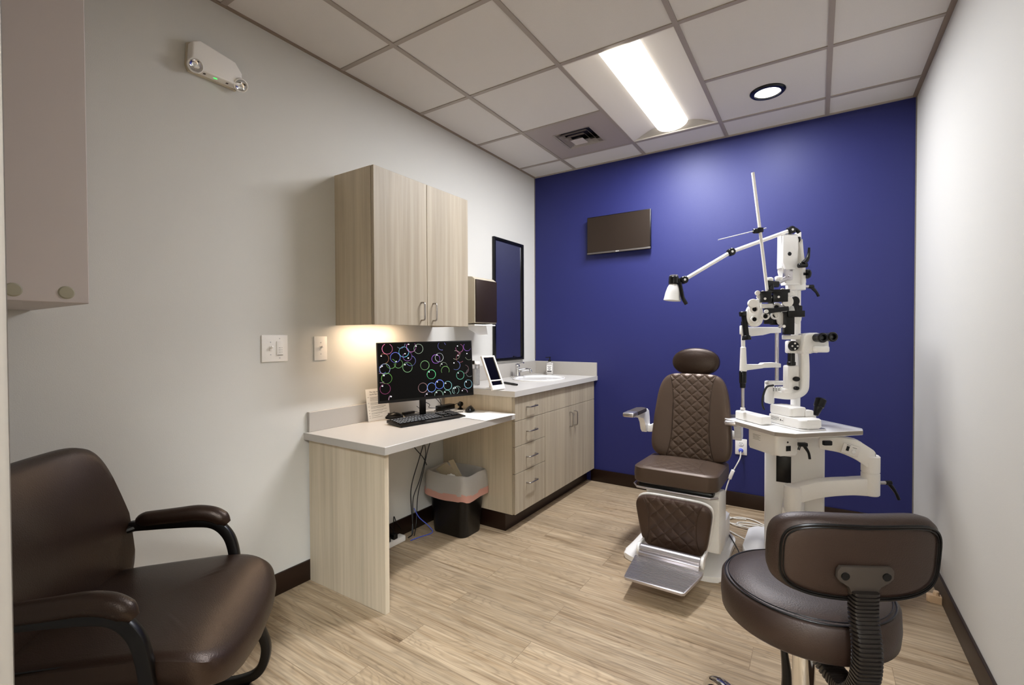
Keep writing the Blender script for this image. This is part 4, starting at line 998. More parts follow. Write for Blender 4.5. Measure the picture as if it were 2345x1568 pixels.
obj('lower_arm', bm, 'inst', t)
bm = B(); c0 = at(1816, 1150, wS); lathe(bm, [(0, -.07), (.036, -.07), (.042, -.02), (.042, .085), (.036, .09), (0, .09)], TM((c0.x, c0.y, c0.z)), 28); obj('arm_pivot', bm, 'inst', t)
s0 = at(1815, 1180, 2.46)
bm = B(); box(bm, (s0.x-.05, s0.y-.03, .22), (s0.x+.05, -.70, .355), .01, None, 3); obj('arm_socket', bm, 'inst', t)
k0 = at(1813, 1182, 2.42); bm = B(); cyl(bm, (k0.x, s0.y-.03, k0.z+.02), (k0.x, s0.y-.05, k0.z+.015), .01, .011, 14, .002); tube(bm, [(k0.x, s0.y-.05, k0.z+.015), (k0.x+.004, s0.y-.052, k0.z-.03)], .008, 8); obj('socket_knob', bm, 'black', t)
# elbow post
e0 = at(1993, 1112, wE)
bm = B(); lathe(bm, [(0, -.045), (.036, -.045), (.040, -.04), (.040, .066), (.036, .068), (.036, .072), (.040, .074), (.040, .15), (.034, .156), (0, .156)], TM((e0.x, e0.y, e0.z)), 28); obj('elbow', bm, 'inst', t)
# upper arm: from the elbow back up to below the table
bm = B(); beam(bm, sm_arm([(at(1996, 1058, wE), .04, .05), (at(1985, 1046, wE), .055, .055), (at(1958, 1030, 2.38), .045, .055), (at(1920, 1018, 2.41), .035, .045), (at(1875, 1012, 2.45), .03, .03)]), 0, .06)
ua = obj('upper_arm', bm, 'inst', t)
cpn = at(1949, 1030, 2.345)
pm = frame(cpn, RT*.95+Vector((0, 0, -.30)), Vector((0, 0, 1)))
bm = B(); box(bm, (-.045, -.026, -.006), (.045, .024, .0), .003, pm); cpnl = obj('control_panel', bm, 'white', ua)
bm = B(); box(bm, (-.026, -.010, 0), (-.012, .014, .003), .001, pm); obj('rocker_switch', bm, 'black', cpnl)
bm = B(); lathe(bm, [(0, .004), (.009, .004), (.012, 0), (0, 0)], pm @ Matrix.Translation((.014, -.006, 0)), 20); obj('dial', bm, 'ceram', cpnl)
bm = B(); box(bm, (-.028, .018, 0), (-.008, .020, .0006), 0, pm); box(bm, (.004, .013, 0), (.026, .015, .0006), 0, pm); obj('print', bm, 'ink', cpnl, 0)
# clamp levers
def lever(name, p, axis, down, parent, L=.075, m='black'):
    p = Vector(p); axis = Vector(axis).normalized(); down = Vector(down)
    bm = B(); cyl(bm, p, p+axis*.035, .009, .009, 14, .001); obj('lever_boss', bm, 'alu', parent)
    bm = B(); q = p+axis*.045; cyl(bm, p+axis*.03, p+axis*.062, .011, .011, 14, .002)
    tube(bm, [q, q+down*.25+axis*.012, q+down*.6+axis*.022, q+down*1.0+axis*.026], [.008, .009, .007, .0075], 10, 5); return obj(name, bm, m, parent)
lp = at(2013, 1105, wE); lever('clamp_lever', lp, RT, Vector((0, 0, -.085))+RT*.03, t)
# tray table
TZ = .785
ctr = Vector((2.089, -.88, TZ))
tm = frame(ctr, dd, cc)
bm = B()
to = [(-.222, -.243), (.16, -.243), (.222, -.18), (.222, .20), (.18, .243), (-.222, .243)]
to = [(p.x, p.y) for p in [Vector((a, b, 0)) for a, b in to]]
prism(bm, to, -.024, 0, tm, .003); tb = obj('table_top', bm, 'ceram', t)
bm = B(); prism(bm, [(x*1.004, y*1.004) for x, y in to], -.021, -.003, tm); obj('table_edge', bm, 'taupe', tb, 0)
# power box under the table and lever
bm = B(); prism(bm, rrect(.215, .13, .02), -.135, -.024, tm @ Matrix.Translation((.01, -.13, 0)), .012, 3); pb = obj('power_box', bm, 'inst', t)
pm2 = tm @ Matrix(((1, 0, 0, -.01), (0, 0, -1, -.1955), (0, 1, 0, -.065), (0, 0, 0, 1)))
bm = B(); box(bm, (-.045, -.018, 0), (.02, .014, .0006), 0, pm2); lb = obj('rating_label', bm, 'paper', pb, 0)
bm = B()
for k in range(5): box(bm, (-.04, .009-.006*k, .0006), (.015-.01*(k % 2), .0105-.006*k, .001), 0, pm2)
obj('print', bm, 'inkl', lb, 0)
pm3 = tm @ Matrix(((0, 0, 1, .1180), (1, 0, 0, -.13), (0, 1, 0, -.095), (0, 0, 0, 1)))
bm = B(); box(bm, (-.012, -.016, 0), (.014, .010, .003), .001, pm3); obj('power_switch', bm, 'black', pb)
bm = B(); lathe(bm, [(0, .003), (.004, .002), (.005, 0), (0, 0)], pm3 @ Matrix.Translation((-.002, .028, 0)), 12); obj('fuse_cap', bm, 'ink', pb)
lp = at(1838, 1016, 2.32); bm = B(); box(bm, (-.02, -.012, -.012), (.02, .012, .006), .003, TM(lp, YAW)); tube(bm, [lp, lp+RT*.015+Vector((0, 0, -.02)), lp+RT*.03+Vector((0, 0, -.045)), lp+RT*.036+Vector((0, 0, -.075))], [.008, .008, .006, .006], 10, 5)
tube(bm, [lp-RT*.01, lp-RT*.02+Vector((0, 0, -.03))], .006, 8); obj('clamp_lever', bm, 'black', t)
bm = B(); lp = at(1896, 1014, 2.36); box(bm, (-.025, -.01, -.012), (.018, .01, .012), .005, TM(lp, YAW)); obj('arm_lock', bm, 'black', t)
# table boss linking the upper arm with the table
lp = at(1862, 1004, 2.47); bm = B(); lathe(bm, [(0, -.045), (.035, -.045), (.038, .0), (0, .0)], TM((lp.x, lp.y, TZ-.024)), 24); obj('table_pivot', bm, 'inst', t)

# overhead head on the pole
wP = 2.66
bm = B(); c1 = at(1819, 657, wP); prism(bm, rrect(.094, .08, .03), -.019, .019, TM((c1.x+.006, c1.y, c1.z), YAW), .003); obj('pole_collar', bm, 'inst', t)
lever('clamp_lever', at(1838, 656, wP), RT, Vector((0, 0, -.055))+RT*.02, t)
# overhead housing (tapered shroud) and pivot block
hm_ = frame(at(1812, 590, 2.60), RT, Vector((0, 0, 1)))
bm = B(); prism(bm, [(-.053, -.055), (-.052, .13), (.034, .132), (.040, .10), (.046, .02), (.058, -.06), (.062, -.15), (-.03, -.15), (-.042, -.07)], -.05, .0, hm_, .006, 2)
prism(bm, [(.036, .07), (.052, .10), (.056, .03), (.068, -.06), (.074, -.14), (.055, -.15), (.05, -.06)], -.05, .02, hm_, .005, 2); hd = obj('overhead_housing', bm, 'inst', t)
bm = B(); prism(bm, [(-.058, -.03), (-.058, .118), (.024, .122), (.026, .05), (.020, -.02), (.012, -.068), (-.040, -.068)], 0, .022, hm_, .004, 2); obj('front_cover', bm, 'ceram', hd)
bm = B(); lathe(bm, [(0, .004), (.009, .003), (.011, 0), (0, 0)], hm_ @ Matrix.Translation((-.022, .018, .022)), 20); obj('cover_knob', bm, 'black', hd)
bm = B(); box(bm, (-.042, -.125, -.01), (-.002, -.06, .02), .003, hm_); lathe(bm, [(0, .005), (.008, .004), (.01, 0), (0, 0)], hm_ @ Matrix.Translation((-.018, -.105, .02)), 20); obj('pivot_block', bm, 'alu', hd)
bm = B(); box(bm, (.036, .085, -.04), (.055, .118, .0), .006, hm_); obj('housing_cap', bm, 'black', hd)
# black trigger handle on the right of the head
bm = B(); cyl(bm, at(1828, 608, 2.55), at(1848, 607, 2.55), .013, .012, 16, .002); tube(bm, [at(1840, 603, 2.55), at(1849, 592, 2.55), at(1852, 580, 2.55), at(1853, 567, 2.55)], [.014, .011, .007, .006], 10, 5); obj('release_handle', bm, 'black', t)
bm = B(); cyl(bm, at(1848, 607, 2.55), at(1852, 607, 2.55), .011, .009, 16, .002); obj('release_button', bm, 'blcord', t)
bm = B(); cyl(bm, at(1840, 627, 2.58), at(1846, 627, 2.58), .007, None, 12); lathe(bm, [(0, -.008), (.024, -.008), (.027, 0), (.024, .008), (0, .008)], Matrix.Translation(at(1849, 627, 2.58)) @ RT.to_track_quat('Z', 'Y').to_matrix().to_4x4(), 24, 1, 1); obj('height_knob', bm, 'black', t)
# arm from pivot block toward the phoropter
bm = B(); tube(bm, [at(1801, 637, 2.58), at(1772, 650, 2.53)], .013, 12); obj('phoropter_arm', bm, 'alu', t)

# examination lamp: arms run from the top of the pole to the shade
t = thing('examination_lamp', 'white cone examination lamp on a long jointed arm above the chair', 'lamp', at(1811, 527, 2.6))
j1, j2, j3 = at(1811, 527, 2.60), at(1674, 577, 2.60), at(1566, 641, 2.60)
vj = -FW
def seg_arm(a, b, name):
    bm = B(); d = (b-a).normalized(); tube(bm, [a+d*.02, b-d*.02], .0105, 14); return obj(name, bm, 'inst', t)
seg_arm(j1, j2, 'arm_tube'); seg_arm(j2, j3, 'arm_tube')
for j in (j1, j2, j3):
    bm = B(); d = vj; cyl(bm, j-d*.018, j+d*.018, .021, .021, 24, .004); n_ = obj('joint', bm, 'black', t)
    bm = B(); cyl(bm, j+d*.017, j+d*.020, .0065, .0065, 16, .001); obj('joint_screw', bm, 'ceram', n_)
bm = B(); tube(bm, [j1+RT*(-.02), j1+RT*.02+Vector((0, 0, .006)), j1+RT*.045+Vector((0, 0, -.012))], .013, 10, 4, flat=.8); tube(bm, [j1+Vector((0, 0, 0)), j1+RT*.012+FW*.05+Vector((0, 0, -.03))], .01, 10); obj('pole_joint', bm, 'black', t)
cpz = at(1543, 642, 2.60)
bm = B(); cyl(bm, cpz+Vector((0, 0, -.022)), cpz+Vector((0, 0, .024)), .028, .026, 28, .005); box(bm, (0, -.008, -.012), (.05, .008, .012), .003, TM(cpz, YAW)); obj('lamp_socket', bm, 'black', t)
bm = B(); lathe(bm, [(0, .024), (.024, .024), (.022, .030), (0, .031)], TM(cpz), 24); obj('socket_lid', bm, 'alu', t)
bm = B(); shM = Matrix.Translation(cpz+Vector((0, 0, -.02))) @ Matrix.Rotation(YAW, 4, 'Z') @ Matrix.Rotation(.10, 4, 'Y') @ Matrix.Rotation(PI, 4, 'X')
lathe(bm, [(.022, 0), (.032, .02), (.040, .05), (.045, .085), (.047, .092), (.044, .091), (.038, .05), (.028, .02), (.018, .002)], shM, 32); obj('lamp_shade', bm, 'ceram', t)
bm = B(); tube(bm, [at(1557, 648, 2.58), at(1561, 668, 2.57), at(1564, 682, 2.56), at(1572, 696, 2.56)], .0095, 10, 4, rect=True); obj('grip_handle', bm, 'black', t)

# ------------------------------------------------------------------ phoropter
wQ = 2.47
t = thing('phoropter', 'black and white phoropter with lens dials hanging from the overhead arm', 'phoropter', at(1770, 700, wQ))
def Q(u, v, dw=0): return at(u, v, wQ+dw)
pq = lambda u, v, dw=0: frame(Q(u, v, dw), RT*.97-FW*.24, Vector((0, 0, 1)))     # x right, y up, z toward the examiner
PXM = wQ/FPX
def disc(u, v, rpx, dw, th, m, name='dial', ry=1.0, par=None, tw=0):
    bm = B(); r = rpx*PXM; lathe(bm, [(0, 0), (r*.96, 0), (r, .002), (r, th-.003), (r*.93, th), (0, th)], pq(u, v, dw), 32, ry, 1); return obj(name, bm, m, par or t)
def ring(u, v, rpx, dw, th, m, name='lens_ring', par=None, rin=.6, ry=1.0):
    bm = B(); r = rpx*PXM; lathe(bm, [(r*rin, 0), (r*.95, 0), (r, .002), (r, th-.002), (r*.95, th), (r*(rin+.08), th), (r*rin, th-.003), (r*rin, 0)], pq(u, v, dw), 28, ry, 1)
    o = obj(name, bm, m, par or t)
    bm = B(); lathe(bm, [(0, .002), (r*rin*1.02, .002), (r*rin*1.02, .001), (0, .001)], pq(u, v, dw), 20, ry, 1); obj('lens', bm, 'screen', o); return o
def pxbox(u0, v0, u1, v1, dw, th, m, name, bev=.002, rz=0):
    a = Q(u0, v1, dw); M0 = pq(u0, v1, dw); bm = B(); box(bm, (0, 0, 0), ((u1-u0)*PXM, (v1-v0)*PXM, th), bev, M0 @ Matrix.Rotation(rz, 4, 'Z')); return obj(name, bm, m, t)
# heads: large white battery housings
for (u, v, rx_, ry_) in ((1728, 722, 17, 26), (1800, 720, 17, 27)):
    bm = B(); pts = [(rx_*PXM*math.copysign(abs(math.cos(a))**.8, math.cos(a)), ry_*PXM*math.copysign(abs(math.sin(a))**.8, math.sin(a))) for a in [2*PI*k/40 for k in range(40)]]
    prism(bm, pts, -.03, .012, pq(u, v, .02), .005); obj('lens_battery', bm, 'inst', t)
ring(1727, 708, 9.5, -.0, .016, 'inst', rin=.55); ring(1727, 731, 8, -.0, .012, 'inst', rin=.6)
ring(1752, 724, 8.5, .0, .014, 'inst', rin=.6); ring(1774, 722, 9.5, -.0, .014, 'inst', rin=.55)
ring(1777, 704, 11, .01, .016, 'inst', rin=.5); ring(1788, 735, 9, -.0, .014, 'inst', rin=.5)
bm = B(); prism(bm, [(x*PXM, y*PXM) for x, y in ((-16, 12), (-4, 14), (14, 8), (18, -10), (12, -22), (4, -22), (-6, -8))], 0, .016, pq(1786, 728, .0), .004); obj('cylinder_housing', bm, 'inst', t)
disc(1722, 695, 10, .0, .028, 'inst', 'power_dial'); disc(1733, 694, 9, .02, .02, 'inst', 'power_dial')
disc(1802, 691, 12.5, -.03, .02, 'inst', 'power_dial', .9); disc(1819, 690, 11, -.01, .02, 'black', 'memory_wheel', .8)
for u, v, r in ((1734, 671, 5.5), (1737, 680, 5), (1791, 665, 5), (1808, 672, 7), (1814, 672, 5.5), (1746, 669, 3.5), (1771, 667, 3)): disc(u, v, r, -.01, .014, 'inst', 'adjust_knob')
pxbox(1739, 668, 1761, 693, -.01, .03, 'black', 'prism_block'); pxbox(1767, 669, 1797, 692, -.01, .03, 'black', 'prism_block')
pxbox(1756, 664, 1800, 672, .0, .03, 'satin', 'cross_rail'); pxbox(1741, 696, 1766, 706, -.0, .014, 'inst', 'vertex_window'); pxbox(1758, 676, 1769, 698, .005, .02, 'black', 'center_column')
pxbox(1748, 700, 1765, 742, .03, .02, 'black', 'bridge'); pxbox(1762, 712, 1784, 744, .045, .02, 'black', 'bridge')
for u, v in ((1751, 684), (1764, 681), (1782, 680), (1784, 687)): disc(u, v, 2.8, -.036, .010, 'ceram', 'set_screw')
# level bar and the long black slide on the right
bm = B(); tube(bm, [Q(1753, 714, -.03), Q(1776, 710, -.035), Q(1804, 706, -.04)], .0125, 10, rect=True, flat=1); obj('slide_bar', bm, 'satin', t)
disc(1754, 713, 4.5, -.05, .012, 'ceram', 'slide_knob')
pxbox(1791, 714, 1812, 766, -.0, .035, 'satin', 'reading_card_holder'); pxbox(1802, 712, 1836, 726, -.03, .02, 'black', 'cross_arm'); pxbox(1826, 700, 1834, 726, -.035, .02, 'black', 'arm_end', .006); pxbox(1834, 717, 1840, 726, -.03, .014, 'inst', 'arm_tip')
disc(1797, 747, 6, -.02, .015, 'satin', 'axis_wheel'); disc(1794, 747, 3.5, -.035, .012, 'ceram', 'axis_hub'); disc(1786, 747, 4, -.02, .018, 'alu', 'adjust_knob')
disc(1823, 729, 13, .03, .02, 'inst', 'rear_dial', .7); disc(1820, 708, 14, .03, .02, 'satin', 'rear_dial', .7)
pxbox(1790, 767, 1832, 777, .03, .04, 'inst', 'support_ledge')
# bracket to the overhead arm
bm = B(); tube(bm, [Q(1766, 668, .02), Q(1766, 650, .02)], .014, 12); tube(bm, [Q(1757, 649, .02), Q(1780, 651, .03)], .016, 12, rect=True); obj('hanger', bm, 'black', t)
for u, v in ((1762, 640), (1783, 637)):
    bm = B(); lathe(bm, [(0, -.012), (.016, -.012), (.019, -.004), (.019, .006), (.012, .011), (0, .012)], TM(Q(u, v, .03)), 24); obj('leveling_knob', bm, 'inst', t)
# rods
bm = B(); tube(bm, [at(1724, 395, 2.42), at(1742, 540, 2.44), at(1757, 668, 2.455)], .008, 10); obj('near_point_rod', bm, 'inst', t)
bm = B(); tube(bm, [at(1645, 549, 2.44), at(1754, 522, 2.44)], .006, 8, flat=.35); rd = obj('cross_slide', bm, 'inst', t)
bm = B(); cyl(bm, at(1725, 529, 2.44), at(1745, 528, 2.44), .013, .013, 16, .003); box(bm, (-.008, -.014, -.012), (.02, .012, .012), .003, TM(at(1737, 527, 2.44), YAW)); obj('slide_clamp', bm, 'black', rd)

# ------------------------------------------------------------------ slit lamp on the tray table
t = thing('slit_lamp', 'white slit lamp microscope with chin rest on the tray table', 'slit lamp', (ctr.x, ctr.y, TZ))
SMt = frame((2.09, -.90, TZ), dd, cc)         # x toward the examiner, y across to the far side, z up
def sb(a, b, m, name, bev=.008, seg=3):
    bm = B(); box(bm, a, b, bev, SMt, seg); return obj(name, bm, m, t)
bm = B(); prism(bm, rrect(.27, .16, .03), .001, .006, SMt @ Matrix.Translation((.04, -.03, 0)), .001); obj('glide_plate', bm, 'ceram', t)
bm = B(); prism(bm, rrect(.24, .125, .028), .008, .052, SMt @ Matrix.Translation((.045, -.03, 0)), .008, 3); bs = obj('base', bm, 'inst', t)
bm = B(); lm_ = SMt @ Matrix(((1, 0, 0, 0), (0, 0, -1, -.093), (0, 1, 0, 0), (0, 0, 0, 1))); box(bm, (-.045, .022, 0), (.045, .046, .0006), 0, lm_); lb = obj('rating_label', bm, 'paper', bs, 0)
bm = B()
for k in range(4): box(bm, (-.042, .0405-.005*k, .0006), (.015 if k < 3 else .0, .042-.005*k, .001), 0, lm_)
box(bm, (.022, .026, .0006), (.028, .036, .001), 0, lm_); box(bm, (.032, .028, .0006), (.042, .031, .001), 0, lm_); obj('print', bm, 'ink', lb, 0)
# two rail housings under the chin rest
for yy in (-.155, .12):
    sb((-.21, yy-.03, .001), (-.0, yy+.03, .048), 'inst', 'rail_housing')
sb((-.13, .03, .05), (-.03, .12, .062), 'inst', 'cross_cover', .004)
# body block on the base
bm = B(); prism(bm, rrect(.155, .095, .016), .054, .098, SMt @ Matrix.Translation((.0, -.03, 0)), .006, 3); obj('turntable', bm, 'inst', t)
bm = B(); box(bm, (.045, .0, .052), (.085, .05, .085), .006, SMt); obj('rear_cover', bm, 'inst', t)
# joystick
j = at(1868, 951, 2.42); jt = at(1880, 915, 2.43)
bm = B(); cyl(bm, j, j+(jt-j)*.55, .012, .02, 18, .002); cyl(bm, j+(jt-j)*.5, jt+(jt-j)*.08, .024, .026, 18, .006); obj('joystick', bm, 'black', t)
# microscope arm: L shaped sweep
wB = 2.48
bm = B()
tube(bm, [at(1773, 902, 2.55), at(1800, 905, 2.52), at(1822, 903, 2.50), at(1838, 892, 2.49), at(1841, 870, 2.48), at(1841, 830, 2.48), at(1839, 800, 2.48)], .021, 16, 6, up=FW, rect=True); obj('microscope_arm', bm, 'inst', t)
# illumination column
bm = B(); iM = lambda u, v, w: frame(at(u, v, w), RT, Vector((0, 0, 1)))
p_ = wB/FPX
box(bm, (-14*p_, -30*p_, -.03), (13*p_, 26*p_, .02), .008, iM(1813, 862, 2.50)); box(bm, (-20*p_, -38*p_, -.02), (14*p_, -28*p_, .015), .006, iM(1813, 862, 2.50)); obj('lamp_housing', bm, 'inst', t)
for v, r in ((867, 8), (888, 6.5)):
    bm = B(); lathe(bm, [(0, .012), (r*p_*.8, .012), (r*p_, .008), (r*p_, 0), (0, 0)], iM(1820, v, 2.485) @ Matrix.Translation((0, 0, .01)), 24, .95, .7); obj('focus_knob', bm, 'black', t)
bm = B(); cyl(bm, at(1812, 834, 2.49), at(1812, 808, 2.49), .018, .017, 24, .002); cyl(bm, at(1812, 836, 2.49), at(1812, 828, 2.49), .021, .021, 24, .002); obj('lamp_tube', bm, 'black', t)
# head
bm = B(); box(bm, (-13*p_, -16*p_, -.035), (13*p_, 13*p_, .02), .008, iM(1818, 793, 2.49)); obj('magnification_block', bm, 'inst', t)
bm = B(); lathe(bm, [(0, .022), (10*p_, .02), (11.5*p_, .006), (11.5*p_, 0), (0, 0)], iM(1815, 792, 2.46), 28, .92, 1); kn = obj('magnification_knob', bm, 'black', t)
bm = B()
for a in range(4): lathe(bm, [(0, .004), (.004, .003), (.005, 0), (0, 0)], iM(1815, 792, 2.46) @ Matrix.Translation((.014*math.cos(a*PI/2), .014*math.sin(a*PI/2), .021)), 12)
obj('knob_dots', bm, 'ceram', kn)
bm = B(); prism(bm, [(x*p_, -y*p_) for x, y in ((-23, 14), (-19, -18), (-13, -25), (10, -27), (24, -24), (36, -18), (38, 8), (30, 14), (8, 14), (-2, 20), (-18, 20))], -.045, .03, iM(1853, 789, 2.44), .01, 3); obj('binocular_head', bm, 'inst', t)
eye = (RT*.0-FW).normalized()
for u, v, w_ in ((1884, 773, 2.36), (1907, 771, 2.38)):
    c_ = at(u, v, w_)-eye*.045; e_ = c_+eye*.055
    bm = B(); cyl(bm, c_-eye*.03, c_+eye*.03, .021, .022, 28, .002); ep = obj('eyepiece', bm, 'black', t)
    bm = B(); Mx = Matrix.Translation(c_+eye*.03) @ eye.to_track_quat('Z', 'Y').to_matrix().to_4x4(); lathe(bm, [(.014, 0), (.024, 0), (.025, .004), (.025, .018), (.021, .022), (.015, .020), (.012, .008), (.012, .002)], Mx, 28); obj('eyecup', bm, 'satin', ep)
    bm = B(); lathe(bm, [(0, .010), (.008, .008), (.0125, .004), (.0125, .002), (0, .002)], Mx, 24); obj('ocular_lens', bm, 'glass', ep)
bm = B(); box(bm, (-.035, -.022, -.02), (.035, .012, .02), .010, frame(at(1880, 797, 2.40), RT, Vector((0, 0, 1))), 3); obj('binocular_base', bm, 'inst', t)
# chin rest frame
P1w, P2w = 2.56, 2.62
bm = B(); cyl(bm, at(1701, 940, P1w), at(1701, 885, P1w), .0085, .0085, 16); obj('post_tube', bm, 'alu', t)
bm = B(); cyl(bm, at(1701, 938, P1w), at(1701, 933, P1w), .013, .012, 16, .001); obj('post_foot', bm, 'inst', t)
bm = B(); cyl(bm, at(1701, 888, P1w), at(1701, 876, P1w), .014, .015, 20, .001); cyl(bm, at(1701, 877, P1w), at(1701, 850, P1w), .018, .019, 20, .002); obj('height_collar', bm, 'black', t)
bm = B(); cyl(bm, at(1702, 850, P1w), at(1702, 794, P1w), .019, .014, 20, .003); cyl(bm, at(1702, 796, P1w), at(1701, 745, P1w), .0105, .010, 16); box(bm, (-.014, -.05, -.012), (.012, .0, .012), .005, frame(at(1701, 745, P1w), RT, Vector((0, 0, 1)))); obj('chin_rest_post', bm, 'inst', t)
bm = B(); cyl(bm, at(1701, 746, P1w), at(1701, 736, P1w), .009, .009, 14); obj('post_cap', bm, 'black', t)
bm = B(); cyl(bm, at(1779, 880, P2w), at(1779, 755, P2w), .010, .010, 16); obj('post_tube', bm, 'alu', t)
bm = B(); beam(bm, [(at(1706, 839, P1w), .02, .012), (at(1740, 838, 2.58), .012, .010), (at(1745, 837, 2.585), .012, .016), (at(1770, 836, 2.61), .012, .016), (at(1784, 836, P2w), .012, .010)], 0, .03, bev=.003); obj('chin_cup', bm, 'inst', t)
bm = B(); beam(bm, [(at(1708, 760, P1w), .026, .026), (at(1745, 758, 2.58), .022, .022), (at(1762, 757, 2.60), .014, .020), (at(1786, 757, P2w), .012, .020)], 0, .02, bev=.003); obj('forehead_rest', bm, 'inst', t)
bm = B(); tube(bm, [at(1703, 716, 2.52), at(1709, 768, 2.50)], .0145, 10); cyl(bm, at(1702, 713, 2.52), at(1703, 724, 2.52), .022, .021, 20, .003); cyl(bm, at(1709, 768, 2.50), at(1710, 778, 2.50), .019, .024, 20, .002); fl = obj('fixation_light', bm, 'black', t)
bm = B(); tube(bm, [at(1709, 725, 2.51), at(1722, 726, 2.50), at(1729, 733, 2.50)], .0018, 6, 4); obj('fixation_wire', bm, 'alu', fl)
# lower bridge of the frame and illumination mount
bm = B(); box(bm, (-22*p_, -28*p_, -.035), (-8*p_, 26*p_, .02), .008, iM(1778, 897, 2.58)); box(bm, (-22*p_, 16*p_, -.03), (22*p_, 26*p_, .015), .006, iM(1778, 897, 2.58)); box(bm, (-4*p_, -2*p_, -.03), (20*p_, 12*p_, .01), .006, iM(1785, 897, 2.56)); obj('illumination_mount', bm, 'inst', t)
bm = B()
for du in (-6, 0, 6): cyl(bm, at(1779+du, 886, 2.53), at(1779+du, 896, 2.53), .006, .006, 12, .001)
obj('mount_screw', bm, 'chrome', t)
bm = B(); tube(bm, [at(1771, 882, 2.54), at(1756, 886, 2.53), at(1748, 905, 2.53), at(1746, 925, 2.54), at(1750, 938, 2.54)], .0055, 8, 6); obj('lamp_cable', bm, 'bcord', t)

# ------------------------------------------------------------------ guest chair
f_ = Vector((.707, .707, 0)); r_ = Vector((.707, -.707, 0))
def G(f, r, z): return f_*f+r_*r+Vector((0, 0, z))
t = thing('guest_chair', 'dark brown leather guest armchair with black curved arms', 'armchair', G(-1.85, 2.744, 0))
# seat (local x -> across r, local y -> forward f)
so = []
for k in range(72):
    a = 2*PI*k/72; c, s = math.cos(a), math.sin(a); e = .30
    x = math.copysign(abs(c)**e, c); y = math.copysign(abs(s)**e, s)
    so.append((x*(.262+.016*y), y*.265+(.022*(1-x*x) if y > 0 else 0)))
GM = Matrix(((r_.x, f_.x, 0, G(-1.83, 2.744, 0).x), (r_.y, f_.y, 0, G(-1.83, 2.744, 0).y), (0, 0, 1, .420), (0, 0, 0, 1)))
def swarp(v):
    y = v.y; d = max(0, y-.12)
    return (v.x, v.y, v.z-1.9*d*d+(.02*v.y if v.y < .12 else .0)+.35*v.x*v.x)
bm = B(); pad(bm, so, .085, GM, .022, .03, warp=swarp); st = obj('seat', bm, 'leather', t)
for s in (1,):
    bm = B(); tube(bm, [GM @ Vector(swarp(Vector((s*.246, y, .0765)))) for y in (-.2, -.1, 0, .1, .16, .2)], .0022, 6, 5); obj('seam', bm, 'satin', st)
# back
gb = []
for k in range(72):
    a = 2*PI*k/72; c, s = math.cos(a), math.sin(a); e = .27
    x = math.copysign(abs(c)**e, c); y = math.copysign(abs(s)**e, s)
    wd = .292-.052*max(0, y+.15)**1.2-.035*max(0, -y-.3)**2
    gb.append((x*wd, y*.255))
tl = .10
bc = G(-2.125, 2.744, .672)
GB = Matrix(((r_.x, -f_.x*math.sin(tl), f_.x*math.cos(tl), bc.x), (r_.y, -f_.y*math.sin(tl), f_.y*math.cos(tl), bc.y), (0, math.cos(tl), math.sin(tl), bc.z), (0, 0, 0, 1)))
bm = B(); pad(bm, gb, .06, GB, .02, .028, warp=lambda v: (v.x, v.y, v.z+.7*v.x*v.x-.25*(v.y+.05)**2)); obj('backrest', bm, 'leather', t)
for s in (-1, 1):
    rr = 2.744+s*.272
    bm = B()
    tube(bm, [G(-2.10, rr-s*.015, .60), G(-2.03, rr, .635), G(-1.95, rr, .64), G(-1.82, rr, .637), G(-1.765, rr, .625), G(-1.73, rr, .59), G(-1.712, rr, .54), G(-1.70, rr, .45), G(-1.685, rr+s*.03, .34), G(-1.65, rr+s*.06, .22), G(-1.635, rr+s*.08, .13), G(-1.66, rr+s*.09, .05), G(-1.72, rr+s*.09, .022), G(-1.85, rr+s*.09, .017), G(-2.25, rr+s*.05, .017)], .0165, 12, 6, up=r_, rect=True, flat=.8); obj('arm_frame', bm, 'satin', t)
    bm = B(); vs = tube(bm, [G(-1.995, rr, .655), G(-1.97, rr, .659), G(-1.88, rr, .664), G(-1.82, rr, .667), G(-1.775, rr, .659), G(-1.745, rr, .642), G(-1.728, rr, .624)], [.012, .024, .025, .026, .026, .024, .012], 16, 5, up=r_, flat=1.0)
    for v in bm.verts: pass
    obj('arm_pad', bm, 'leather', t)
bm = B(); tube(bm, [G(-2.25, 2.43, .017), G(-2.25, 3.055, .017)], .0145, 10, rect=True); obj('rear_bar', bm, 'satin', t)
bm = B(); tube(bm, [G(-1.70, 2.472, .36), G(-1.72, 2.6, .395), G(-1.72, 2.9, .395), G(-1.70, 3.016, .36)], .012, 10, 4); obj('front_bar', bm, 'satin', t)
bm = B(); tube(bm, [G(-2.0, 2.472, .635), G(-2.12, 2.55, .60), G(-2.14, 2.60, .5), G(-2.10, 2.62, .42), G(-1.95, 2.62, .40)], .012, 10, 4); obj('side_bracket', bm, 'satin', t)
bm = B(); tube(bm, [G(-2.0, 3.016, .635), G(-2.12, 2.94, .60), G(-2.14, 2.89, .5), G(-2.10, 2.87, .42), G(-1.95, 2.87, .40)], .012, 10, 4); obj('side_bracket', bm, 'satin', t)
for s in (-1, 1):
    bm = B(); box(bm, (-.03, -.018, 0), (.03, .018, .012), .003, TM(G(-1.72, 2.744+s*.362, .0), PI/4)); obj('foot_glide', bm, 'black', t)

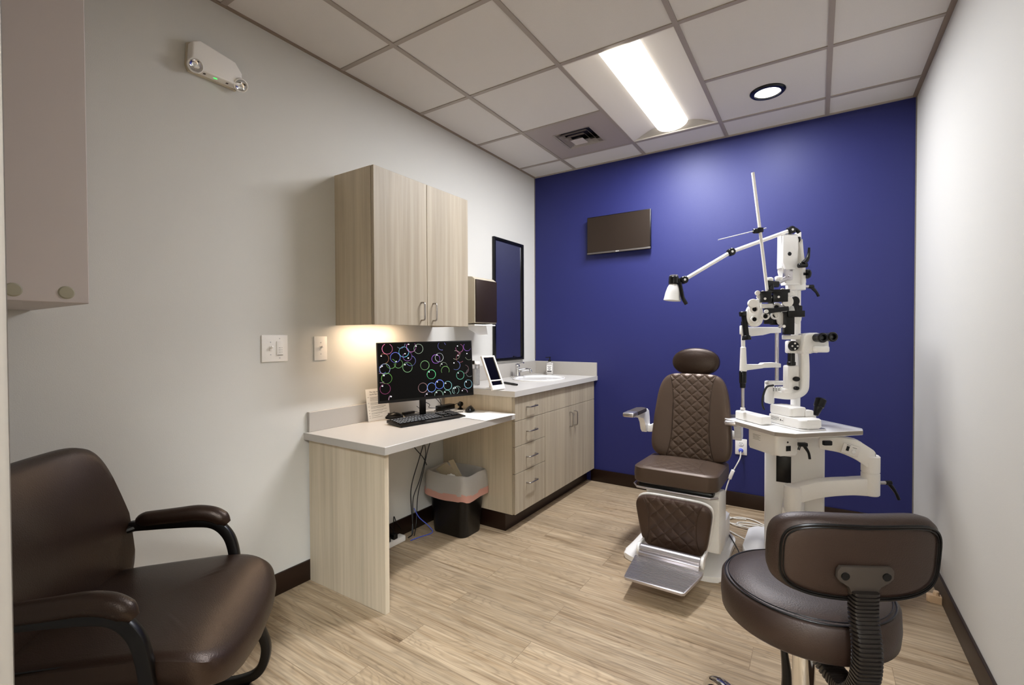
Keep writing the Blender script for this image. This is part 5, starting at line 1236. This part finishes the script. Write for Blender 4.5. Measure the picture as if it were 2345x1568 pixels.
# ------------------------------------------------------------------ stool
sc_ = Vector((2.172, -2.338, 0)); sb_ = Vector((.50, -.866, 0)); sr_ = Vector((.866, .50, 0))     # back direction, its right
t = thing('rolling_stool', 'round dark leather rolling stool with backrest and chrome base', 'stool', sc_)
bm = B(); lathe(bm, [(0, .520), (.15, .520), (.186, .522), (.195, .530), (.198, .56), (.196, .604), (.186, .612), (.183, .611), (.176, .617), (.12, .626), (.05, .63), (0, .631)], TM(sc_), 72); sg = obj('seat', bm, 'leather2', t, 60)
bm = B(); tube(bm, [sc_+Vector((.187*math.cos(a), .187*math.sin(a), .612)) for a in [2*PI*k/72 for k in range(72)]], .0022, 6, closed=True); tube(bm, [sc_+Vector((.180*math.cos(a), .180*math.sin(a), .6165)) for a in [2*PI*k/72 for k in range(72)]], .0013, 6, closed=True); obj('piping', bm, 'satin', sg)
bm = B(); cyl(bm, sc_+Vector((0, 0, .38)), sc_+Vector((0, 0, .53)), .014, .014, 24); obj('piston', bm, 'chrome', t)
bm = B(); cyl(bm, sc_+Vector((0, 0, .08)), sc_+Vector((0, 0, .455)), .026, .026, 32, .001); obj('gas_cylinder', bm, 'chrome', t)
bm = B(); cyl(bm, sc_+Vector((0, 0, .445)), sc_+Vector((0, 0, .462)), .0265, .0265, 32, .003); box(bm, (-.09, -.07, .505), (.09, .07, .53), .006, TM(sc_, .5)); obj('collar', bm, 'black', t)
hl = at(1801, 1560, 1.30); bm = B(); tube(bm, [sc_+Vector((.0, 0, .51)), sc_-RT*.02+FW*.06+Vector((0, 0, .47)), hl+Vector((0, 0, .03)), hl-Vector((0, 0, .02))], [.005, .005, .012, .013], 10, 4); obj('height_lever', bm, 'black', t)
for k in range(5):
    a = math.radians(139+72*k); d = Vector((math.cos(a), math.sin(a), 0)); 
    bm = B(); tube(bm, [sc_+d*.02+Vector((0, 0, .10)), sc_+d*.14+Vector((0, 0, .126)), sc_+d*.28+Vector((0, 0, .130)), sc_+d*.345+Vector((0, 0, .108)), sc_+d*.375+Vector((0, 0, .062))], [.024, .023, .021, .019, .017], 14, 6, flat=.75); lg = obj('leg', bm, 'chrome', t)
    c_ = sc_+d*.378; ax = Vector((-d.y, d.x, 0))
    bm = B(); cyl(bm, c_-ax*.022+Vector((0, 0, .026)), c_-ax*.006+Vector((0, 0, .026)), .025, .025, 24, .003); cyl(bm, c_+ax*.006+Vector((0, 0, .026)), c_+ax*.022+Vector((0, 0, .026)), .025, .025, 24, .003); cyl(bm, c_+Vector((0, 0, .03)), c_+Vector((0, 0, .065)), .007, None, 12); obj('caster', bm, 'black', lg)
# backrest
bcn = Vector((2.279, -2.508, .774))
tlt = .10
SB = Matrix(((sr_.x, sb_.x*math.sin(tlt), sb_.x*math.cos(tlt), bcn.x), (sr_.y, sb_.y*math.sin(tlt), sb_.y*math.cos(tlt), bcn.y), (0, math.cos(tlt), -math.sin(tlt), bcn.z), (0, 0, 0, 1)))
SB = SB @ Matrix.Translation((0, 0, -.03))
bo2 = []
for k in range(72):
    a = 2*PI*k/72; c, s = math.cos(a), math.sin(a); e = .5
    bo2.append((math.copysign(abs(c)**e, c)*.180, math.copysign(abs(s)**e, s)*.094))
wp = lambda v: (v.x, v.y, v.z-1.1*v.x*v.x)
bm = B(); pad(bm, bo2, .055, SB, .003, .024, warp=wp); bk = obj('backrest', bm, 'leather2', t)
bm = B(); tube(bm, [SB @ Vector(wp(Vector((x*.93, y*.88, .0555)))) for x, y in densify(bo2)], .003, 6, closed=True); tube(bm, [SB @ Vector(wp(Vector((x*.90, y*.82, .0565)))) for x, y in densify(bo2)], .0015, 6, closed=True); obj('piping', bm, 'satin', bk)
# bracket plate and bellows strap
bm = B(); prism(bm, [(-.062, .012), (-.055, .022), (.055, .022), (.062, .012), (.062, -.006), (.052, -.018), (.032, -.024), (.030, -.045), (-.030, -.045), (-.032, -.024), (-.052, -.018), (-.062, -.006)], .056, .066, SB @ Matrix.Translation((-.012, -.022, 0)) @ Matrix.Diagonal((.93, .93, 1, 1)), .003); bk2 = obj('bracket', bm, 'bracket', t)
for s in (-1, 1):
    bm = B(); lathe(bm, [(0, .068), (.0085, .068), (.0085, .0655), (0, .0655)], SB @ Matrix.Translation((-.012+s*.042, -.022, 0)), 20); obj('bolt', bm, 'black', bk2)
b0 = SB @ Vector((-.012, -.055, .062))
path = smooth_pts([b0, b0+Vector((0, 0, -.05))-sb_*.0, Vector((b0.x, b0.y, .60))+sb_*.012, Vector((b0.x, b0.y, .54))+sb_*.008, Vector((b0.x, b0.y, .495))-sb_*.012, Vector((b0.x, b0.y, .468))-sb_*.045, Vector((b0.x, b0.y, .47))-sb_*.09, Vector((b0.x, b0.y, .50))-sb_*.13-sr_*.02], 40)
# resample into ribs
L_ = [0]
for a, b in zip(path, path[1:]): L_.append(L_[-1]+(b-a).length)
def along(s):
    s = max(0, min(L_[-1], s))
    for i in range(1, len(L_)):
        if L_[i] >= s: f = (s-L_[i-1])/max(1e-9, L_[i]-L_[i-1]); return path[i-1].lerp(path[i], f)
    return path[-1]
pitch = .0085; nr = int(L_[-1]/pitch); P = []; R = []
for i in range(nr):
    for f, q in ((.0, .0225), (.1, .0265), (.62, .0265), (.74, .0225)): P.append(along((i+f)*pitch)); R.append(q)
bm = B()
# one swept solid with ribbed radius
rings = []
for i, p in enumerate(P):
    a = P[max(0, i-1)]; b = P[min(len(P)-1, i+1)]; tt = (b-a).normalized(); nn = sr_; bb = tt.cross(nn).normalized()
    rg = []
    for k in range(16):
        an = 2*PI*(k+.5)/16; c, s = math.cos(an), math.sin(an); c = math.copysign(abs(c)**.4, c); s = math.copysign(abs(s)**.4, s)
        rg.append(bm.verts.new(p+nn*c*R[i]+bb*s*(R[i]*.62)))
    rings.append(rg)
for a, b in zip(rings, rings[1:]):
    for k in range(16): bm.faces.new((a[k], a[(k+1) % 16], b[(k+1) % 16], b[k]))
bm.faces.new(rings[0][::-1]); bm.faces.new(rings[-1]); bmesh.ops.recalc_face_normals(bm, faces=bm.faces)
obj('bellows_strap', bm, 'ribbed', t, 25)

# repeats share a group
for o in list(bpy.data.objects):
    if o.parent is None and 'label' in o:
        g = {'cable': 'cables hanging under the desk', 'floor_cord': 'cords lying on the floor by the exam chair', 'computer_mouse': 'computer mice on the desk',
             'switch_plate': 'switch plates on the left wall', 'paper_sheet': 'paper sheets under the mouse', 'cardboard_piece': 'cardboard pieces in the bin'}.get(o.name.split('.')[0])
        if g: o['group'] = g
